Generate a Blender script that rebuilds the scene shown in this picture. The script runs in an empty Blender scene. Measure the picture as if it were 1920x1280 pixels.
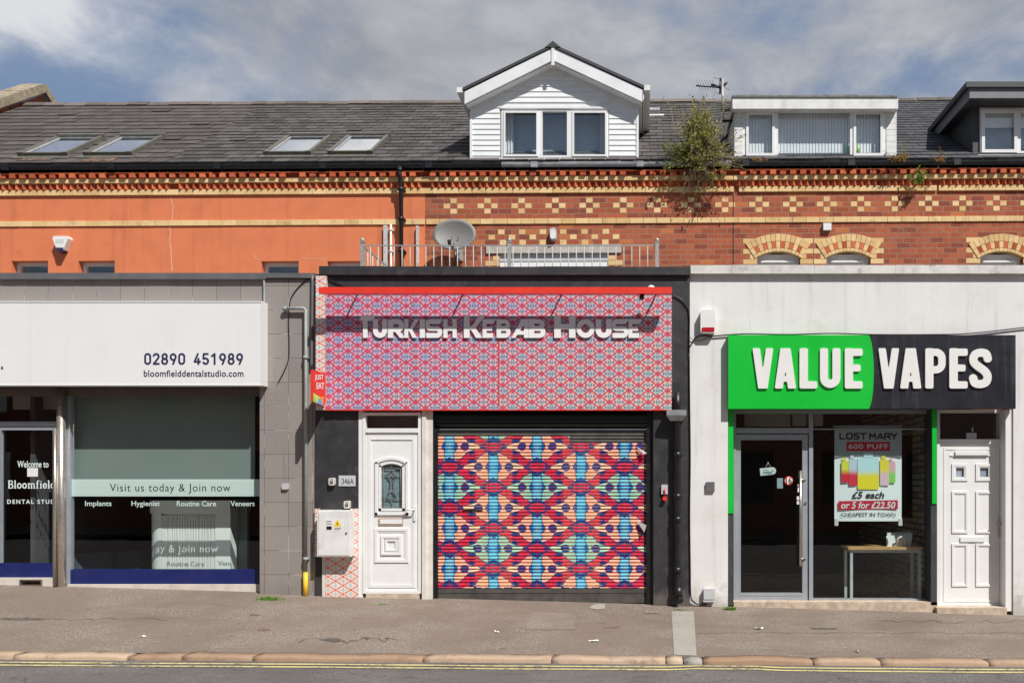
import bpy, bmesh, math, random
import numpy as np
from mathutils import Vector, Matrix

random.seed(7)
SC = bpy.context.scene
COL = SC.collection

# ---------------------------------------------------------------- camera, sky, sun, exposure
D, F, CX, CY, H = 10.3, 1524.0, 1200.0, 900.0, 1.52      # camera distance, focal length and principal point (photo pixels), eye height
cd = bpy.data.cameras.new('camera')
cam = bpy.data.objects.new('camera', cd); COL.objects.link(cam)
cam.location = (0, -D, H); cam.rotation_euler = (math.pi/2, 0, 0)
cd.sensor_width = 36.0; cd.lens = F/1920*36.0
cd.shift_x = -(CX-960)/1920; cd.shift_y = (CY-640)/1920
cd.clip_start = .05; cd.clip_end = 2000
SC.camera = cam

SUN = Vector((.83, -1.0, 1.6)).normalized()               # towards the sun
SUN_EL = math.asin(SUN.z); SUN_AZ = math.atan2(SUN.x, SUN.y)
SUN_STRENGTH, SKY_STRENGTH, EXPOSURE = 5.0, 0.058, 0.10
sl = bpy.data.lights.new('sun', 'SUN'); sl.energy = SUN_STRENGTH; sl.angle = math.radians(.5); sl.color = (1, .972, .93)
so = bpy.data.objects.new('sun', sl); COL.objects.link(so); so.location = SUN*60
so.rotation_euler = (-SUN).to_track_quat('-Z', 'Y').to_euler()
SC.view_settings.view_transform = 'Standard'; SC.view_settings.look = 'None'
SC.view_settings.exposure = EXPOSURE; SC.view_settings.gamma = 1

class S:                                                   # a shader value with arithmetic
    def __init__(s, nt, v): s.nt, s.v = nt, v
    def _m(s, op, *a, clamp=False):
        n = s.nt.nodes.new('ShaderNodeMath'); n.operation = op; n.use_clamp = clamp
        for i, x in enumerate((s,)+a):
            x = x.v if isinstance(x, S) else x
            if isinstance(x, (int, float)): n.inputs[i].default_value = x
            else: s.nt.links.new(x, n.inputs[i])
        return S(s.nt, n.outputs[0])
    def __add__(s, o): return s._m('ADD', o)
    __radd__ = __add__
    def __sub__(s, o): return s._m('SUBTRACT', o)
    def __rsub__(s, o): return S(s.nt, o)._m('SUBTRACT', s)
    def __mul__(s, o): return s._m('MULTIPLY', o)
    __rmul__ = __mul__
    def __truediv__(s, o): return s._m('DIVIDE', o)
    def __neg__(s): return s*-1.0
    def abs(s): return s._m('ABSOLUTE')
    def floor(s): return s._m('FLOOR')
    def round(s): return s._m('ROUND')
    def sqrt(s): return s._m('SQRT')
    def fmod(s, o): return s._m('FLOORED_MODULO', o)
    def lt(s, o): return s._m('LESS_THAN', o)
    def gt(s, o): return s._m('GREATER_THAN', o)
    def mn(s, o): return s._m('MINIMUM', o)
    def mx(s, o): return s._m('MAXIMUM', o)
    def exp(s): return s._m('EXPONENT')
    def clamp(s): return s._m('ADD', 0.0, clamp=True)
    def step(s, a, b):
        n = s.nt.nodes.new('ShaderNodeMapRange'); n.interpolation_type = 'SMOOTHSTEP'
        s.nt.links.new(s.v, n.inputs[0]); n.inputs[1].default_value = a; n.inputs[2].default_value = b
        return S(s.nt, n.outputs[0])

def mixc(nt, a, b, f, mode='MIX'):                         # mix two colours
    n = nt.nodes.new('ShaderNodeMix'); n.data_type = 'RGBA'; n.blend_type = mode; n.clamp_factor = True
    for i, x in ((6, a), (7, b), (0, f)):
        x = x.v if isinstance(x, S) else x
        if isinstance(x, (int, float)): n.inputs[i].default_value = x
        elif isinstance(x, tuple): n.inputs[i].default_value = (*x[:3], 1)
        else: nt.links.new(x, n.inputs[i])
    return S(nt, n.outputs[2])

def noise(nt, vec, scale, detail=4, rough=.55, dist=0):
    n = nt.nodes.new('ShaderNodeTexNoise'); n.inputs['Scale'].default_value = scale
    n.inputs['Detail'].default_value = detail; n.inputs['Roughness'].default_value = rough; n.inputs['Distortion'].default_value = dist
    nt.links.new(vec, n.inputs['Vector']); return S(nt, n.outputs[0])

def mapping(nt, vec, scale=(1, 1, 1), loc=(0, 0, 0)):
    n = nt.nodes.new('ShaderNodeMapping'); n.inputs['Scale'].default_value = scale; n.inputs['Location'].default_value = loc
    nt.links.new(vec, n.inputs['Vector']); return n.outputs[0]

def make_world():
    w = bpy.data.worlds.new('World'); SC.world = w; w.use_nodes = True
    nt = w.node_tree; nt.nodes.clear()
    out = nt.nodes.new('ShaderNodeOutputWorld'); bg = nt.nodes.new('ShaderNodeBackground'); nt.links.new(bg.outputs[0], out.inputs[0])
    sky = nt.nodes.new('ShaderNodeTexSky'); sky.sky_type = 'NISHITA'; sky.sun_disc = False
    sky.sun_elevation = SUN_EL; sky.sun_rotation = SUN_AZ; sky.air_density = 1.0; sky.dust_density = 1.0; sky.ozone_density = 1.6
    tc = nt.nodes.new('ShaderNodeTexCoord'); dv = tc.outputs['Generated']
    sep = nt.nodes.new('ShaderNodeSeparateXYZ'); nt.links.new(dv, sep.inputs[0])
    x, y, z = (S(nt, sep.outputs[i]) for i in range(3))
    n1 = noise(nt, mapping(nt, dv, (3.2, 3.2, 5.5), (2.3, .4, 1.7)), 1.0, 9, .56, .35)
    n2 = noise(nt, mapping(nt, dv, (7, 7, 13), (.3, 5.4, 2.7)), 1.0, 8, .6, .3)
    n3 = noise(nt, mapping(nt, dv, (2.1, 2.1, 4), (7.3, 1.4, 4.7)), 1.0, 6, .55)
    def blob(px, py, rad, rz=.5):                          # a patch of sky round one direction, flattened
        d = Vector(((px-CX)/F, 1, (CY-py)/F)).normalized()
        dx, dy, dz = (x-d.x), (y-d.y), (z-d.z)
        return (-(dx*dx+dy*dy+dz*dz*(1/rz/rz))*(1/rad/rad)).exp()
    cover = (n1-.5)*2.6 + (n2-.5)*1.9 + .52
    cover = cover + blob(30, 20, .07)*.6 + blob(900, 60, .20)*.55 + blob(1500, 110, .22)*.30 + blob(480, 130, .09)*.35
    cover = cover - blob(260, 60, .08)*.6 - blob(620, 30, .07)*.3 - blob(560, 175, .06)*.35 - blob(60, 160, .08)*.55 - blob(1580, 185, .10, .25)*.55 - blob(1690, 110, .05, .4)*.4 - blob(1480, 5, .05)*.45
    front = (y*1.0).step(-.05, .45)*(1.0-z.step(.62, .85))  # the bank of cloud stands over the roofs; elsewhere thin cloud plus an added high band
    high = z.step(.60, .75)*(1.0-z.step(.85, .97))*y.step(0, .3)  # unseen bright cloud band added for pale reflections in the roof windows
    cov = (cover.step(.0, .95)*.86+.08)*front + cover.step(.5, 1.1)*(1.0-front)*.35 + high*.55
    shade = (n3.step(.36, .68)*.7+n2.step(.42, .66)*.5).clamp()
    bright = (blob(30, 20, .09)*1.0 + shade*.42 + blob(420, 160, .1)*.4 + high).clamp()
    cloud = mixc(nt, (5.1, 5.3, 5.8), (12.2, 12.3, 12.6), bright)
    clear = mixc(nt, sky.outputs[0], (3.5, 5.2, 8.4), front*.66)
    col = mixc(nt, clear, cloud, cov.clamp())
    nt.links.new(col.v, bg.inputs[0]); bg.inputs[1].default_value = SKY_STRENGTH
make_world()

# ---------------------------------------------------------------- helpers
def PX(px, Y=0.0): return (px-CX)*(D+Y)/F
def PZ(py, Y=0.0): return H+(CY-py)*(D+Y)/F
T = .0055                                                  # the terrace climbs slightly towards the right
YW = 3.7                                                   # upper storey wall
def UZ(py, px=CX, Y=YW): return PZ(py, Y)-T*PX(px, Y)      # height on the sloping terrace, before the slope is added
def gz(x, y):                                              # pavement height
    zf = -.0545-.028*x; zk = -.075-.0073*x
    t = min(max((y+2.93)/2.93, 0), 1.1)
    return zk+(zf-zk)*t

class MB:
    def __init__(s, tilt=0.0): s.v, s.f, s.uv, s.mi, s.sm, s.r, s.tilt = [], [], [], [], [], [], tilt
    def face(s, pts, uv=None, m=0, smooth=False, r=None):
        pts = [Vector(p) for p in pts]
        i = len(s.v); s.v += pts; s.f.append(list(range(i, i+len(pts))))
        if uv is None:
            n = Vector((0, 0, 0))
            for k in range(len(pts)): n += pts[k].cross(pts[(k+1) % len(pts)])
            a = [abs(c) for c in n]
            if a[1] >= a[0] and a[1] >= a[2]: uv = [(p.x, p.z) for p in pts]
            elif a[2] >= a[0]: uv = [(p.x, p.y) for p in pts]
            else: uv = [(p.y, p.z) for p in pts]
        s.uv.append(uv); s.mi.append(m); s.sm.append(smooth); s.r.append(random.random() if r is None else r)
    def box(s, x0, x1, y0, y1, z0, z1, m=0, r=None):
        if r is None: r = random.random()
        if x0 > x1: x0, x1 = x1, x0
        if y0 > y1: y0, y1 = y1, y0
        if z0 > z1: z0, z1 = z1, z0
        s.face([(x0,y0,z0),(x1,y0,z0),(x1,y0,z1),(x0,y0,z1)], m=m, r=r)
        s.face([(x1,y1,z0),(x0,y1,z0),(x0,y1,z1),(x1,y1,z1)], m=m, r=r)
        s.face([(x0,y1,z0),(x0,y0,z0),(x0,y0,z1),(x0,y1,z1)], m=m, r=r)
        s.face([(x1,y0,z0),(x1,y1,z0),(x1,y1,z1),(x1,y0,z1)], m=m, r=r)
        s.face([(x0,y0,z1),(x1,y0,z1),(x1,y1,z1),(x0,y1,z1)], m=m, r=r)
        s.face([(x0,y1,z0),(x1,y1,z0),(x1,y0,z0),(x0,y0,z0)], m=m, r=r)
        return s
    def pbox(s, a, b, c, d, yf, yb, m=0, r=None):          # box whose front face covers photo pixels a..b, c..d at depth yf
        return s.box(PX(a, yf), PX(b, yf), yf, yb, PZ(d, yf), PZ(c, yf), m, r)
    def ring(s, a, b, c, d, yf, yb, w, m=0):               # rectangular frame, w pixels wide
        s.pbox(a, b, c, c+w, yf, yb, m); s.pbox(a, b, d-w, d, yf, yb, m)
        s.pbox(a, a+w, c+w, d-w, yf, yb, m); s.pbox(b-w, b, c+w, d-w, yf, yb, m); return s
    def prism(s, pts, y0, y1, m=0, r=None):                # x,z outline (counter-clockwise from the front) pushed from y0 back to y1
        if r is None: r = random.random()
        n = len(pts)
        s.face([(p[0], y0, p[1]) for p in pts], m=m, r=r); s.face([(p[0], y1, p[1]) for p in reversed(pts)], m=m, r=r)
        for i in range(n):
            p, q = pts[i], pts[(i+1) % n]
            s.face([(q[0],y0,q[1]),(p[0],y0,p[1]),(p[0],y1,p[1]),(q[0],y1,q[1])], m=m, r=r)
        return s
    def prismx(s, pts, x0, x1, m=0, r=None):               # y,z outline pushed along x
        if r is None: r = random.random()
        n = len(pts)
        s.face([(x0, p[0], p[1]) for p in reversed(pts)], m=m, r=r); s.face([(x1, p[0], p[1]) for p in pts], m=m, r=r)
        for i in range(n):
            p, q = pts[i], pts[(i+1) % n]
            s.face([(x0,p[0],p[1]),(x0,q[0],q[1]),(x1,q[0],q[1]),(x1,p[0],p[1])], m=m, r=r)
        return s
    def tube(s, pts, rad, n=8, m=0, caps=True):
        pts = [Vector(p) for p in pts]; rings = []
        rads = rad if isinstance(rad, (list, tuple)) else [rad]*len(pts)
        r = random.random(); up = None
        for i, p in enumerate(pts):
            t = (pts[min(i+1, len(pts)-1)]-pts[max(i-1, 0)])
            if t.length < 1e-9: t = Vector((0, 0, 1))
            t.normalize()
            if up is None: up = Vector((0, 0, 1)) if abs(t.z) < .9 else Vector((1, 0, 0))
            a = t.cross(up)
            if a.length < 1e-6: a = t.orthogonal()
            a.normalize(); up = a.cross(t).normalized()
            rings.append([p+(a*math.cos(2*math.pi*k/n)+up*math.sin(2*math.pi*k/n))*rads[i] for k in range(n)])
        for i in range(len(pts)-1):
            A, B = rings[i], rings[i+1]
            for k in range(n):
                s.face([A[k], A[(k+1) % n], B[(k+1) % n], B[k]], m=m, smooth=True, r=r)
        if caps: s.face(rings[0][::-1], m=m, r=r); s.face(rings[-1], m=m, r=r)
        return s
    def ellipsoid(s, c, rx, ry, rz, nu=14, nv=8, m=0):
        c = Vector(c); g = [[c+Vector((rx*math.cos(2*math.pi*i/nu)*math.sin(math.pi*j/nv), ry*math.sin(2*math.pi*i/nu)*math.sin(math.pi*j/nv), rz*math.cos(math.pi*j/nv))) for i in range(nu)] for j in range(nv+1)]
        for j in range(nv):
            for i in range(nu): s.face([g[j+1][i], g[j+1][(i+1) % nu], g[j][(i+1) % nu], g[j][i]], m=m, smooth=True, r=.5)
        return s
    def rrect(s, x0, x1, z0, z1, rad, y0, y1, m=0, k=4):   # rounded rectangle plate
        pts = []
        for cx_, cz_, a0 in ((x1-rad, z0+rad, -90), (x1-rad, z1-rad, 0), (x0+rad, z1-rad, 90), (x0+rad, z0+rad, 180)):
            for i in range(k+1):
                a = math.radians(a0+90*i/k); pts.append((cx_+rad*math.cos(a), cz_+rad*math.sin(a)))
        return s.prism(pts, y0, y1, m)
    def wall(s, x0, x1, z0, z1, yf, yb, holes=(), m=0):    # a wall with rectangular openings and their reveals
        xs = sorted({x0, x1, *[c for h in holes for c in h[:2] if x0 < c < x1]})
        zs = sorted({z0, z1, *[c for h in holes for c in h[2:] if z0 < c < z1]})
        def solid(i, j):
            if i < 0 or j < 0 or i >= len(xs)-1 or j >= len(zs)-1: return False
            cx_, cz_ = (xs[i]+xs[i+1])/2, (zs[j]+zs[j+1])/2
            return not any(h[0] < cx_ < h[1] and h[2] < cz_ < h[3] for h in holes)
        for i in range(len(xs)-1):
            for j in range(len(zs)-1):
                if not solid(i, j): continue
                a, b, c, d = xs[i], xs[i+1], zs[j], zs[j+1]
                s.face([(a,yf,c),(b,yf,c),(b,yf,d),(a,yf,d)], m=m, r=.5); s.face([(b,yb,c),(a,yb,c),(a,yb,d),(b,yb,d)], m=m, r=.5)
                if not solid(i-1, j): s.face([(a,yb,c),(a,yf,c),(a,yf,d),(a,yb,d)], m=m, r=.5)
                if not solid(i+1, j): s.face([(b,yf,c),(b,yb,c),(b,yb,d),(b,yf,d)], m=m, r=.5)
                if not solid(i, j+1): s.face([(a,yf,d),(b,yf,d),(b,yb,d),(a,yb,d)], m=m, r=.5)
                if not solid(i, j-1): s.face([(a,yb,c),(b,yb,c),(b,yf,c),(a,yf,c)], m=m, r=.5)
        return s
    def build(s, name, mat, parent=None, loc=None, merge=False):
        org = Vector(parent.matrix_world.translation) if parent and loc is None else Vector(loc or (0, 0, 0))
        if parent is not None: org = world_loc(parent)
        vs = [(p.x-org.x, p.y-org.y, p.z+s.tilt*p.x-org.z) for p in s.v]
        me = bpy.data.meshes.new(name); me.from_pydata(vs, [], s.f)
        uvl = me.uv_layers.new(name='UVMap')
        uvl.data.foreach_set('uv', [c for u in s.uv for p in u for c in p])
        me.polygons.foreach_set('material_index', s.mi); me.polygons.foreach_set('use_smooth', s.sm)
        at = me.attributes.new('rnd', 'FLOAT', 'FACE'); at.data.foreach_set('value', s.r)
        for m in (mat if isinstance(mat, (list, tuple)) else [mat]): me.materials.append(m)
        if merge or any(s.sm):
            bm = bmesh.new(); bm.from_mesh(me); bmesh.ops.remove_doubles(bm, verts=bm.verts, dist=1e-5); bm.to_mesh(me); bm.free()
        me.update()
        o = bpy.data.objects.new(name, me); COL.objects.link(o); WL[o.name] = org
        if parent is not None: o.parent = parent
        else: o.location = org
        return o
WL = {}
def world_loc(o): return WL[o.name]
def thing(name, label, cat, loc=(0, 0, 0), group=None):
    o = bpy.data.objects.new(name, None); o.empty_display_size = .2; COL.objects.link(o); o.location = loc; WL[o.name] = Vector(loc)
    return tag(o, label, cat, group)
def tag(o, label, cat, group=None):
    o['label'] = label; o['category'] = cat
    if group: o['group'] = group
    return o
def structure(o): o['kind'] = 'structure'; return o
def lab(o, label): o['label'] = label; return o

def text_mb(mb, body, a, b, c, d, yf, yb, bold=0.0, shear=0.0, space=1.0, m=0):
    """lettering fitted to photo pixels a..b across, c..d down, its face at depth yf"""
    cu = bpy.data.curves.new('t', 'FONT'); cu.body = body; cu.size = 1; cu.offset = bold; cu.shear = shear; cu.space_character = space; cu.resolution_u = 4
    ob = bpy.data.objects.new('t', cu); COL.objects.link(ob)
    me = bpy.data.meshes.new_from_object(ob.evaluated_get(bpy.context.evaluated_depsgraph_get()))
    vs = [v.co.copy() for v in me.vertices]
    x0 = min(v.x for v in vs); x1 = max(v.x for v in vs); z0 = min(v.y for v in vs); z1 = max(v.y for v in vs)
    X0, X1, Z0, Z1 = PX(a, yf), PX(b, yf), PZ(d, yf), PZ(c, yf)
    W = [((v.x-x0)/(x1-x0)*(X1-X0)+X0, (v.y-z0)/(z1-z0)*(Z1-Z0)+Z0) for v in vs]
    cnt = {}
    for p in me.polygons:
        ids = list(p.vertices)
        ar = sum(W[ids[k]][0]*W[ids[(k+1) % len(ids)]][1]-W[ids[(k+1) % len(ids)]][0]*W[ids[k]][1] for k in range(len(ids)))
        if ar < 0: ids.reverse()
        mb.face([(W[i][0], yf, W[i][1]) for i in ids], m=m, r=.5)
        for k in range(len(ids)): cnt[(ids[k], ids[(k+1) % len(ids)])] = 1
    if yb > yf:
        for (i, j) in cnt:
            if (j, i) not in cnt:
                mb.face([(W[j][0],yf,W[j][1]),(W[i][0],yf,W[i][1]),(W[i][0],yb,W[i][1]),(W[j][0],yb,W[j][1])], m=m, r=.5)
    bpy.data.objects.remove(ob); bpy.data.curves.remove(cu); bpy.data.meshes.remove(me)
    return mb

# hand drawn letters: strokes and wedges united as a distance field and cut out of sheet
def cat(pts, k=10):
    out = []
    P = [np.array(p, float) for p in pts]; P = [2*P[0]-P[1]]+P+[2*P[-1]-P[-2]]
    for i in range(1, len(P)-2):
        for j in range(k):
            t = j/k; a, b, c, d = P[i-1:i+3]
            out.append(.5*(2*b+(c-a)*t+(2*a-5*b+4*c-d)*t*t+(3*b-a-3*c+d)*t**3))
    out.append(P[-2]); return out
def arcp(cx_, cy_, r, a0, a1, ry=None, k=16):
    ry = ry or r
    return [(cx_+r*math.cos(math.radians(a0+(a1-a0)*i/k)), cy_+ry*math.sin(math.radians(a0+(a1-a0)*i/k))) for i in range(k+1)]
def glyph(mb, prims, w, X0, X1, Z0, Z1, yf, yb, rho=.0, clip=True, res=44, m=0):
    pad = .02
    nx, ny = max(6, int(res*w)), res
    gx = np.linspace(-pad, w+pad, nx+1); gy = np.linspace(-pad, 1+pad, ny+1); X, Y = np.meshgrid(gx, gy)
    f = np.full(X.shape, 9.0); neg = np.full(X.shape, 9.0)
    for p in prims:
        k = p[0]; sub = k.startswith('-'); k = k.lstrip('-'); rr = 0 if sub else rho
        if k == 's':                                       # square ended stroke
            (ax, ay), (bx, by), hw = p[1:4]; ext = p[4] if len(p) > 4 else 0
            L = math.hypot(bx-ax, by-ay); ux, uy = (bx-ax)/L, (by-ay)/L; mx_, my_ = (ax+bx)/2, (ay+by)/2
            a = np.abs((X-mx_)*ux+(Y-my_)*uy)-(L/2+ext-rr); b = np.abs(-(X-mx_)*uy+(Y-my_)*ux)-(hw-rr)
            g = np.hypot(np.maximum(a, 0), np.maximum(b, 0))+np.minimum(np.maximum(a, b), 0)
        elif k == 'c':                                     # round ended stroke through points
            g = np.full(X.shape, 9.0); q = [np.array(t, float) for t in p[1]]
            for i in range(len(q)-1):
                d_ = q[i+1]-q[i]; L2 = max(d_@d_, 1e-12); t = np.clip(((X-q[i][0])*d_[0]+(Y-q[i][1])*d_[1])/L2, 0, 1)
                g = np.minimum(g, np.hypot(X-q[i][0]-t*d_[0], Y-q[i][1]-t*d_[1]))
            g = g-(p[2]-rr)
        else:                                              # convex wedge, counter-clockwise
            g = np.full(X.shape, -9.0); q = p[1]
            for i in range(len(q)):
                (ax, ay), (bx, by) = q[i], q[(i+1) % len(q)]; L = math.hypot(bx-ax, by-ay)
                g = np.maximum(g, ((X-ax)*(by-ay)-(Y-ay)*(bx-ax))/L+rr)
        if sub: neg = np.minimum(neg, g)
        else: f = np.minimum(f, g)
    if clip: f = np.maximum(f, np.maximum(rho-Y, Y-(1-rho)))
    f = np.maximum(f-rho, -neg)
    sx = lambda v: X0+v/w*(X1-X0)
    sz = lambda v: Z0+v*(Z1-Z0)
    for j in range(ny):
        run = None
        for i in range(nx+1):
            full = i < nx and max(f[j,i], f[j,i+1], f[j+1,i], f[j+1,i+1]) <= 0
            if full and run is None: run = i
            if not full and run is not None:
                mb.face([(sx(gx[run]),yf,sz(gy[j])),(sx(gx[i]),yf,sz(gy[j])),(sx(gx[i]),yf,sz(gy[j+1])),(sx(gx[run]),yf,sz(gy[j+1]))], m=m, r=.5); run = None
            if i == nx or full: continue
            cs = [(i, j), (i+1, j), (i+1, j+1), (i, j+1)]; fv = [f[b, a] for a, b in cs]
            if min(fv) > 0: continue
            poly = []; kind = []
            for k in range(4):
                a, b = cs[k], cs[(k+1) % 4]; fa, fb = fv[k], fv[(k+1) % 4]
                if fa <= 0: poly.append((gx[a[0]], gy[a[1]])); kind.append(0)
                if (fa <= 0) != (fb <= 0):
                    t = fa/(fa-fb); poly.append((gx[a[0]]+t*(gx[b[0]]-gx[a[0]]), gy[a[1]]+t*(gy[b[1]]-gy[a[1]]))); kind.append(1 if fa <= 0 else 2)
            if len(poly) < 3: continue
            mb.face([(sx(p[0]), yf, sz(p[1])) for p in poly], m=m, r=.5)
            for k in range(len(poly)):
                if kind[k] == 1 and kind[(k+1) % len(poly)] == 2:
                    p, q = poly[k], poly[(k+1) % len(poly)]
                    mb.face([(sx(q[0]),yf,sz(q[1])),(sx(p[0]),yf,sz(p[1])),(sx(p[0]),yb,sz(p[1])),(sx(q[0]),yb,sz(q[1]))], m=m, r=.5)
    return mb

# ---------------------------------------------------------------- materials
def new_mat(name):
    m = bpy.data.materials.new(name); m.use_nodes = True; nt = m.node_tree
    b = nt.nodes['Principled BSDF']; return m, nt, b
def geo_pos(nt): return nt.nodes.new('ShaderNodeNewGeometry').outputs['Position']
def uvxy(nt):
    u = nt.nodes.new('ShaderNodeUVMap'); s = nt.nodes.new('ShaderNodeSeparateXYZ'); nt.links.new(u.outputs[0], s.inputs[0])
    return u.outputs[0], S(nt, s.outputs[0]), S(nt, s.outputs[1])
def rnd(nt):
    a = nt.nodes.new('ShaderNodeAttribute'); a.attribute_name = 'rnd'; return S(nt, a.outputs['Fac'])
def setin(nt, b, key, v):
    v = v.v if isinstance(v, S) else v
    if isinstance(v, (int, float)): b.inputs[key].default_value = v
    elif isinstance(v, tuple): b.inputs[key].default_value = (*v[:3], 1)
    else: nt.links.new(v, b.inputs[key])
def bump(nt, b, h, strength=.3, dist=.01):
    n = nt.nodes.new('ShaderNodeBump'); n.inputs['Strength'].default_value = strength; n.inputs['Distance'].default_value = dist
    nt.links.new(h.v if isinstance(h, S) else h, n.inputs['Height']); nt.links.new(n.outputs[0], b.inputs['Normal'])

def pbr(name, col, rough=.6, var=.12, scale=6, metal=0.0, bmp=0.0, bscale=60, streak=0.0, dirt=None, dirt_amt=.0, spec=.5, dirt_scale=2.5, splash=None):
    m, nt, b = new_mat(name); p = geo_pos(nt)
    n1 = noise(nt, p, scale, 5, .6)
    c = mixc(nt, tuple(x*(1-var) for x in col), tuple(min(1, x*(1+var)) for x in col), n1.step(.3, .7))
    if streak:
        s = noise(nt, mapping(nt, p, (9, 9, .55)), 1.0, 6, .65).step(.5, .78)
        c = mixc(nt, c, tuple(x*.62 for x in (dirt or col)), s*streak)
    if splash:                                             # mud splashed up from the pavement
        sp = nt.nodes.new('ShaderNodeSeparateXYZ'); nt.links.new(p, sp.inputs[0]); zz = S(nt, sp.outputs[2])
        c = mixc(nt, c, splash, ((noise(nt, p, 6, 7, .7)-.5)*1.1+.22-zz).step(.0, .35)*.6)
    if dirt_amt:
        dn = noise(nt, p, dirt_scale, 8, .68).step(.5, .74)
        c = mixc(nt, c, dirt, dn*dirt_amt)
    setin(nt, b, 'Base Color', c); setin(nt, b, 'Roughness', (n1-.5)*.2+rough); setin(nt, b, 'Metallic', metal); setin(nt, b, 'Specular IOR Level', spec)
    if bmp: bump(nt, b, noise(nt, p, bscale, 4, .6), bmp, .004)
    return m

def brick_mat(name, c1, c2, mortar, bw=.2325, rh=.0895, ms=.008, z0=0.0, dirt=(.10, .07, .06), dirt_amt=.35, u0=0.0):
    m, nt, b = new_mat(name); uv, u, v = uvxy(nt)
    mp = mapping(nt, uv, (1, 1, 1), (-u0, -z0, 0))
    br = nt.nodes.new('ShaderNodeTexBrick'); nt.links.new(mp, br.inputs['Vector'])
    br.inputs['Scale'].default_value = 1; br.inputs['Brick Width'].default_value = bw; br.inputs['Row Height'].default_value = rh
    br.inputs['Mortar Size'].default_value = ms; br.inputs['Mortar Smooth'].default_value = .15; br.inputs['Bias'].default_value = -.1
    br.inputs['Color1'].default_value = (0, 0, 0, 1); br.inputs['Color2'].default_value = (1, 1, 1, 1); br.inputs['Mortar'].default_value = (.5, .5, .5, 1)
    p = geo_pos(nt)
    pick = S(nt, br.outputs['Color']); n = noise(nt, p, 3.2, 7, .62); n2 = noise(nt, p, 34, 4, .6)
    c = mixc(nt, c1, c2, (pick*.75+(n-.5)*.9+.1).clamp())
    c = mixc(nt, c, (.55, .20, .06), pick.gt(.86)*.55)
    c = mixc(nt, c, (.19, .055, .045), pick.lt(.08)*.5)
    c = mixc(nt, c, (.46, .20, .12), noise(nt, p, 11, 5, .7).step(.52, .72)*.5)
    c = mixc(nt, c, dirt, (n2.step(.5, .75)*.5 + noise(nt, p, 1.3, 6, .6).step(.5, .75)*.6).clamp()*dirt_amt)
    c = mixc(nt, c, mixc(nt, mortar, tuple(x*.6 for x in mortar), n), S(nt, br.outputs['Fac']))
    setin(nt, b, 'Base Color', c); setin(nt, b, 'Roughness', .88); setin(nt, b, 'Specular IOR Level', .2)
    bump(nt, b, S(nt, br.outputs['Fac'])*-1.0 + n2*.35, .55, .006)
    return m

def piece_mat(name, c1, c2, rough=.85, dirt=(.12, .09, .06), dirt_amt=.4, spec=.2, scale=14):   # separate bricks, slates, tiles: one tone each
    m, nt, b = new_mat(name); p = geo_pos(nt); r = rnd(nt)
    n = noise(nt, p, scale, 6, .65)
    c = mixc(nt, c1, c2, (r+(n-.5)*.7).clamp())
    c = mixc(nt, c, dirt, noise(nt, p, 4.3, 8, .7).step(.5, .72)*dirt_amt)
    setin(nt, b, 'Base Color', c); setin(nt, b, 'Roughness', rough); setin(nt, b, 'Specular IOR Level', spec)
    bump(nt, b, n, .3, .004)
    return m

def glass_mat(name, tint=(.9, .95, .93), ior=1.5, boost=1.0, base=.0, gtint=(1, 1, 1)):
    m, nt, b = new_mat(name); nt.nodes.remove(b); out = nt.nodes['Material Output']
    t = nt.nodes.new('ShaderNodeBsdfTransparent'); t.inputs[0].default_value = (*tint, 1)
    g = nt.nodes.new('ShaderNodeBsdfGlossy'); g.inputs['Roughness'].default_value = 0.0; g.inputs[0].default_value = (*gtint, 1)
    ge = nt.nodes.new('ShaderNodeNewGeometry'); vm = nt.nodes.new('ShaderNodeVectorMath'); vm.operation = 'DOT_PRODUCT'
    nt.links.new(ge.outputs['Normal'], vm.inputs[0]); nt.links.new(ge.outputs['Incoming'], vm.inputs[1])
    f0 = ((ior-1)/(ior+1))**2; fr5 = (1.0-S(nt, vm.outputs['Value']).abs())._m('POWER', 5.0)*(1-f0)+f0
    w = noise(nt, geo_pos(nt), 1.6, 2, .5); bn = nt.nodes.new('ShaderNodeBump'); bn.inputs['Strength'].default_value = .015; bn.inputs['Distance'].default_value = .05
    nt.links.new(w.v, bn.inputs['Height']); nt.links.new(bn.outputs[0], g.inputs['Normal'])
    f = (fr5*boost+base).clamp()
    mx = nt.nodes.new('ShaderNodeMixShader'); nt.links.new(f.v, mx.inputs[0]); nt.links.new(t.outputs[0], mx.inputs[1]); nt.links.new(g.outputs[0], mx.inputs[2])
    nt.links.new(mx.outputs[0], out.inputs[0]); return m

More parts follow.
